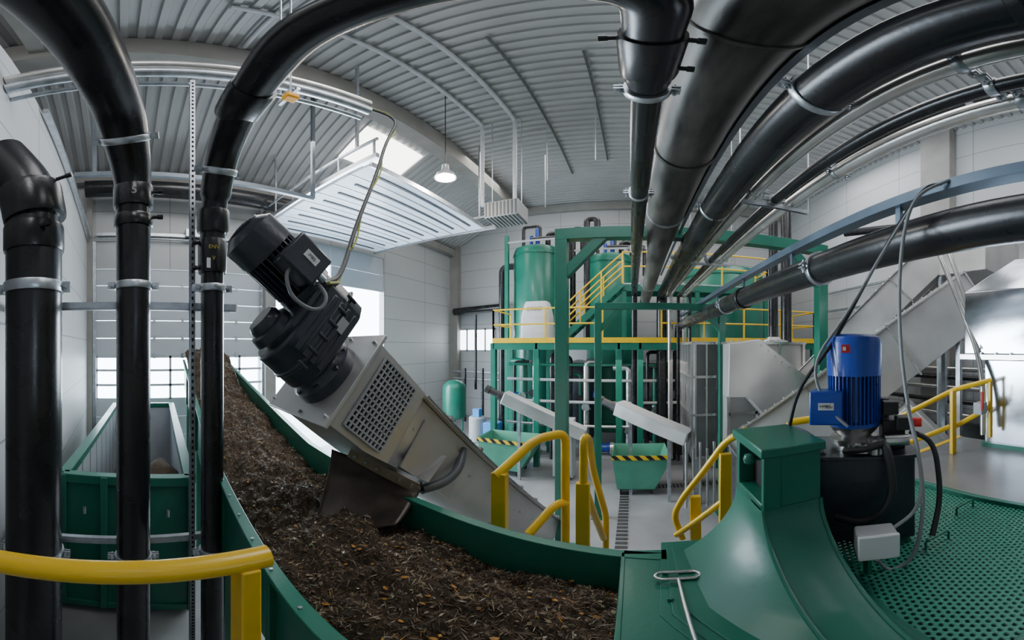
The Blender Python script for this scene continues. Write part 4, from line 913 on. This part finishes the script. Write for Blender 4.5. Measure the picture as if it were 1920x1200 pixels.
# ------------------------------------------------------------------ stainless process machines
SB = Thing('screen_box', 'ribbed stainless steel screening machine on legs', 'screening machine', (2.0, 8, 0))
DST = mat('dark_stainless', (.20, .20, .20), .45, .6, .15, 2)
SB.part('body', MB().bb((1.42, 7.4, 1.3), (2.8, 9.2, 4.12)), DST, .01)
rb = MB()
for i in range(6): x = 1.45+i*.26; rb.bb((x-.02, 7.33, 1.3), (x+.02, 7.4, 4.12))
for z in (1.35, 2.4, 3.3, 4.08): rb.bb((1.39, 7.34, z-.03), (2.83, 7.4, z+.03)); rb.bb((1.36, 7.35, z-.03), (1.42, 9.2, z+.03))
for i in range(5): y = 7.45+i*.42; rb.bb((1.36, y-.02, 1.3), (1.42, y+.02, 4.12))
for i in range(4): rb.bar((1.39, 7.45+i*.42, 1.35 if i % 2 else 3.3), (1.39, 7.87+i*.42, 3.3 if i % 2 else 1.35), .04, .03)
SB.part('rib', rb, STEEL); l_ = MB()
for x in (1.5, 2.7):
    for y in (7.5, 9.1): l_.bb((x-.06, y-.06, 0), (x+.06, y+.06, 1.3))
SB.part('leg', l_, GALV)
vp = MB()
for i in range(5): vp.cyl((1.2+i*.16, 7.15, .1), (1.2+i*.16, 7.15, 1.8-.15*(i % 2)), .035, n=10)
SB.part('small_pipe', vp, STEEL)
def incl(p, q, wd, dp, lab, nm='inclined_conveyor', fl=6):
    p = V(p); q = V(q); T = Thing(nm, lab, 'conveyor', (p.x, p.y, 0), 'inclined stainless conveyors')
    T.part('casing', MB().bar(p, q, wd, dp), STEELM, .008); uu = (q-p).normalized(); sd = uu.cross(V((0, 0, 1))).normalized(); nn = sd.cross(uu)
    T.part('cover', MB().bar(p+nn*(dp/2+.01), q+nn*(dp/2+.01), wd+.12, .02), STEEL)
    f_ = MB()
    for i in range(0, fl+1, 2): c_ = p.lerp(q, i/fl); f_.bar(c_-uu*.015, c_+uu*.015, wd+.08, dp+.08)
    T.part('casing_flange', f_, STEEL); b_ = MB(); L2 = (q-p).length; k = int(L2/.2)
    for i in range(k):
        for s_ in (-1, 1): c_ = p.lerp(q, (i+.5)/k)+sd*s_*(wd/2+.04)+nn*(dp/2+.02); b_.cyl(c_, c_+nn*.02, .012, n=6)
    T.part('bolt', b_, GALV); l_ = MB()
    for t in (.15, .85):
        c_ = p.lerp(q, t)-nn*dp/2
        for s_ in (-1, 1): d_ = c_+sd*s_*wd*.4; l_.bb((d_.x-.04, d_.y-.04, 0), (d_.x+.04, d_.y+.04, d_.z))
    T.part('leg', l_, GALV); return T
incl((1.95, 5.15, 2.15), (4.9, 2.95, 4.85), .95, .85, 'large inclined stainless conveyor casing with bolted cover')
incl((3.9, 6.6, 3.0), (6.0, 4.0, 6.3), .8, .65, 'second inclined stainless conveyor rising to a head box')
incl((5.2, 7.9, 1.8), (7.2, 4.8, 5.6), .8, .6, 'third inclined stainless conveyor near the panel wall')
solo('conveyor_head_box', MB().bb((5.5, 2.9, 5.5), (7.2, 4.4, 6.5)), STEELM, 'stainless head box on top of the inclined conveyor', 'hopper', bevel=.02)
hp = Thing('feed_hopper', 'angular stainless feed box with bolted flange', 'hopper', (2.6, 6.5, 0))
hp.part('hopper_body', MB().prism([(1.95, 6.4, 4.05), (3.7, 6.4, 4.05), (3.7, 6.4, 1.9), (1.95, 6.4, 1.9)], (0, .8, 0)), STEELM, .01)
hp.part('slanting_chute', MB().prism([PY(1368, 645, 5.95), PY(1425, 636, 5.95), PY(1512, 706, 5.95), PY(1452, 796, 5.95), PY(1404, 745, 5.95), PY(1366, 745, 5.95)], (0, .42, 0)), mat('light_stainless', (.62, .61, .59), .36, .55, .1, 1.5), .008)
sb_ = MB()
pa, pb = PY(1425, 636, 5.93), PY(1512, 706, 5.93)
for i in range(7): c_ = pa.lerp(pb, (i+.5)/7)+V((-.04, 0, -.06)); sb_.cyl(c_, c_-V((0, .02, 0)), .016, n=6)
hp.part('bolt', sb_, GALV)
hp.part('top_flange', MB().bb((1.9, 6.34, 4.05), (3.76, 7.26, 4.1)), STEEL); b_ = MB()
for i in range(11): b_.cyl((2.0+i*.16, 6.37, 4.1), (2.0+i*.16, 6.37, 4.13), .02, n=6)
hp.part('bolt', b_, GALV); l_ = MB()
for x in (2.05, 3.6):
    for y in (6.45, 7.15): l_.bb((x-.05, y-.05, 0), (x+.05, y+.05, 2.0))
hp.part('leg', l_, GALV)
rbb = MB()
for x in (1.95, 2.55, 3.1, 3.7): rbb.bb((x-.03, 6.35, 1.9), (x+.03, 6.4, 4.05))
for z in (2.6, 3.3): rbb.bb((1.95, 6.35, z-.03), (3.7, 6.4, z+.03))
hp.part('rib', rbb, STEEL)
hp.part('inlet_pipe', MB().tube([(3.15, 6.8, 4.2), (3.15, 6.8, 7.4)], .11, 20), BLACK)
f_ = MB(); f_.lathe((3.15, 6.8, 4.1), Zv, [(0, .3), (.05, .3), (.05, .2), (.12, .14), (.12, .05)], 24); hp.part('pipe_flange', f_, STEELM)
ch2 = Thing('chute_casing', 'stainless discharge chute casing below the conveyors', 'chute', (4.3, 3.6, 0))
ch2.part('casing', MB().bar((3.6, 3.4, 3.0), (4.3, 2.6, 1.9), .6, .5), STEELM, .02); ch2.part('leg', MB().bb((4.1, 2.65, 0), (4.3, 2.85, 2.0)), GALV)
CB = Thing('stainless_cabinet', 'polished stainless steel cabinet with faceted hood', 'machine cabinet', (3.9, .9, 2.9))
CB.part('lower_body', MB().bb((3.1, -.6, 2.92), (4.7, 1.65, 3.86)), MIRROR, .01)
CB.part('flange', MB().bb((3.02, -.68, 3.86), (4.78, 1.92, 3.92)), STEEL, .004)
CB.part('hood', MB().loft([[(3.06, -.6, 3.92), (4.7, -.6, 3.92), (4.7, 1.88, 3.92), (3.06, 1.88, 3.92)], [(3.06, -.6, 4.6), (4.7, -.6, 4.6), (4.7, 1.88, 4.6), (3.06, 1.88, 4.6)], [(3.35, -.4, 5.0), (4.5, -.4, 5.0), (4.5, 1.4, 5.0), (3.35, 1.4, 5.0)]]), MIRROR, .01)
CB.part('foot_frame', MB().bb((3.07, -.6, 2.89), (4.75, 1.68, 2.95)), GREEN)
b_ = MB()
for i in range(14): b_.cyl((3.04, -.55+i*.17, 3.92), (3.04, -.55+i*.17, 3.94), .012, n=6)
CB.part('bolt', b_, GALV)
lg = MB(); lg.bb((3.4, -.5, 0), (3.5, -.4, 2.9)); lg.bb((3.4, 1.5, 0), (3.5, 1.6, 2.9)); lg.bb((4.6, 1.5, 0), (4.7, 1.6, 2.9)); lg.bb((4.6, -.5, 0), (4.7, -.4, 2.9)); CB.part('leg', lg, GREEN)
solo('filling_pipe', MB().tube(fillet([H(1755, 462, 4.0), H(1832, 655, 3.5), H(1843, 720, 3.35), H(1843, 815, 3.3)], .2), .03, 16), STEEL, 'slanting stainless pipe beside the cabinet', 'pipe')
solo('filling_pipe', MB().tube([H(1775, 462, 4.0), H(1843, 655, 3.5)], .03, 16), STEEL, 'slanting stainless pipe running parallel to another', 'pipe')
p = H(1838, 765, 3.22); vbx = Thing('valve_box', 'small grey valve box with red lever', 'valve', p); vbx.part('box_body', MB().box(p, (.12, .1, .12)), GREYP, .01); vbx.part('lever', MB().bar(p+V((-.07, -.06, .0)), p+V((-.09, -.07, .18)), .02, .02), RED)
for z in (5.6, 6.4):
    s = MB(); strut(s, (8.2, 3, z), (8.2, 12, z), .08); solo('wall_strut', s, GALV, 'galvanised strut rail on the panel wall', 'strut', group='wall struts')
for i, z in enumerate((1.6, 2.0, 2.4, 2.8, 3.1, 3.35)):
    solo('wall_pipe', MB().tube([(7.9, 1.0, z), (7.9, 9, z)], .07, 12), STEEL if i % 2 else BLACK, 'long pipe in a bank beside the panel wall', 'pipe', group='pipe bank')
for y in (1.2, 3.2, 5.2, 7.2):
    solo('pipe_bank_post', MB().bb((7.98, y-.05, 0), (8.08, y+.05, 3.6)), GREEN, 'green steel post carrying a bank of pipes', 'post', group='pipe bank posts')
solo('machine_block', MB().bb((5.1, 1.5, 0), (6.2, 3.4, 2.6)), mat('dark_machine', (.05, .055, .055), .5, .3), 'dark steel machine base beyond the plate walkway', 'machine base', bevel=.05)
solo('crossing_pipe', MB().tube([(5.5, 7.2, 7.3), (8.2, 2.9, 7.3)], .12, 20), BLACK, 'black pipe crossing near the panel wall', 'pipe')
solo('riser_pipe', MB().tube([(4.3, 8.4, 0), (4.3, 8.4, 8.6)], .16, 20), BLACK, 'thick black vertical pipe rising near the machines', 'pipe')
# ------------------------------------------------------------------ light
W = bpy.data.worlds.new('world'); W.use_nodes = True; bpy.context.scene.world = W
bg = W.node_tree.nodes['Background']; bg.inputs[0].default_value = (.74, .88, 1, 1); bg.inputs[1].default_value = 14.0
def area(loc, size, energy, col, aim=None, sy=None):
    l = bpy.data.lights.new('light', 'AREA'); l.energy = energy; l.color = col; l.size = size; l.shape = 'RECTANGLE'; l.size_y = sy or size
    o = bpy.data.objects.new('fill_light', l); COL.objects.link(o); o.location = loc  # area lamps added as fill, no fixtures modelled
    if aim: o.rotation_euler = (V(aim)-V(loc)).to_track_quat('-Z', 'Y').to_euler()
    return o
area((-9.9, 7.8, 4.2), 4.5, 600, (.80, .90, 1), (-4, 7.0, 3.5), 3.5)  # added at the open door to strengthen its daylight
area((0, 3.5, 11.6), 6, 360, (.98, .98, 1), (0, 3.5, 0), 3)
area((-2, 11.5, 11.6), 8, 400, (1, .97, .92), (-2, 11.5, 0), 3)
area((5.5, 9, 11.6), 4, 330, (.97, .98, 1), (5.5, 9, 0), 4)
area((-7, 3, 9.6), 2, 100, (1, .98, .95), (-7, 3, 0), 3)
area((5.5, .5, 11.5), 3, 260, (.95, .97, 1), (4, 2, 3), 2)
area((-1, -4.5, 11.5), 5, 330, (.97, .98, 1), (0, 2, 3), 3)  # added fill behind the camera, lifts the dark pipes
area((0, 9, 3.6), 6, 80, (1, .93, .85), (0, 9, 0), 2)  # fill lamp below the process deck, no fixture modelled
pl = bpy.data.lights.new('bulb_light', 'POINT'); pl.energy = 100; pl.color = (1, .92, .8); pl.shadow_soft_size = .15; o = bpy.data.objects.new('bell_lamp_light', pl); COL.objects.link(o); o.location = H(835, 350, 8)
# ------------------------------------------------------------------ camera
c = bpy.data.cameras.new('camera'); o = bpy.data.objects.new('camera', c); COL.objects.link(o)
o.location = (0, 0, E); o.rotation_euler = (radians(90), 0, radians(21.094))
c.type = 'PANO'; c.panorama_type = 'EQUIRECTANGULAR'; c.longitude_min = -pi/2; c.longitude_max = pi/2
c.latitude_min = radians(-51.5625); c.latitude_max = radians(60.9375); c.clip_start = .01; c.clip_end = 200
bpy.context.scene.camera = o
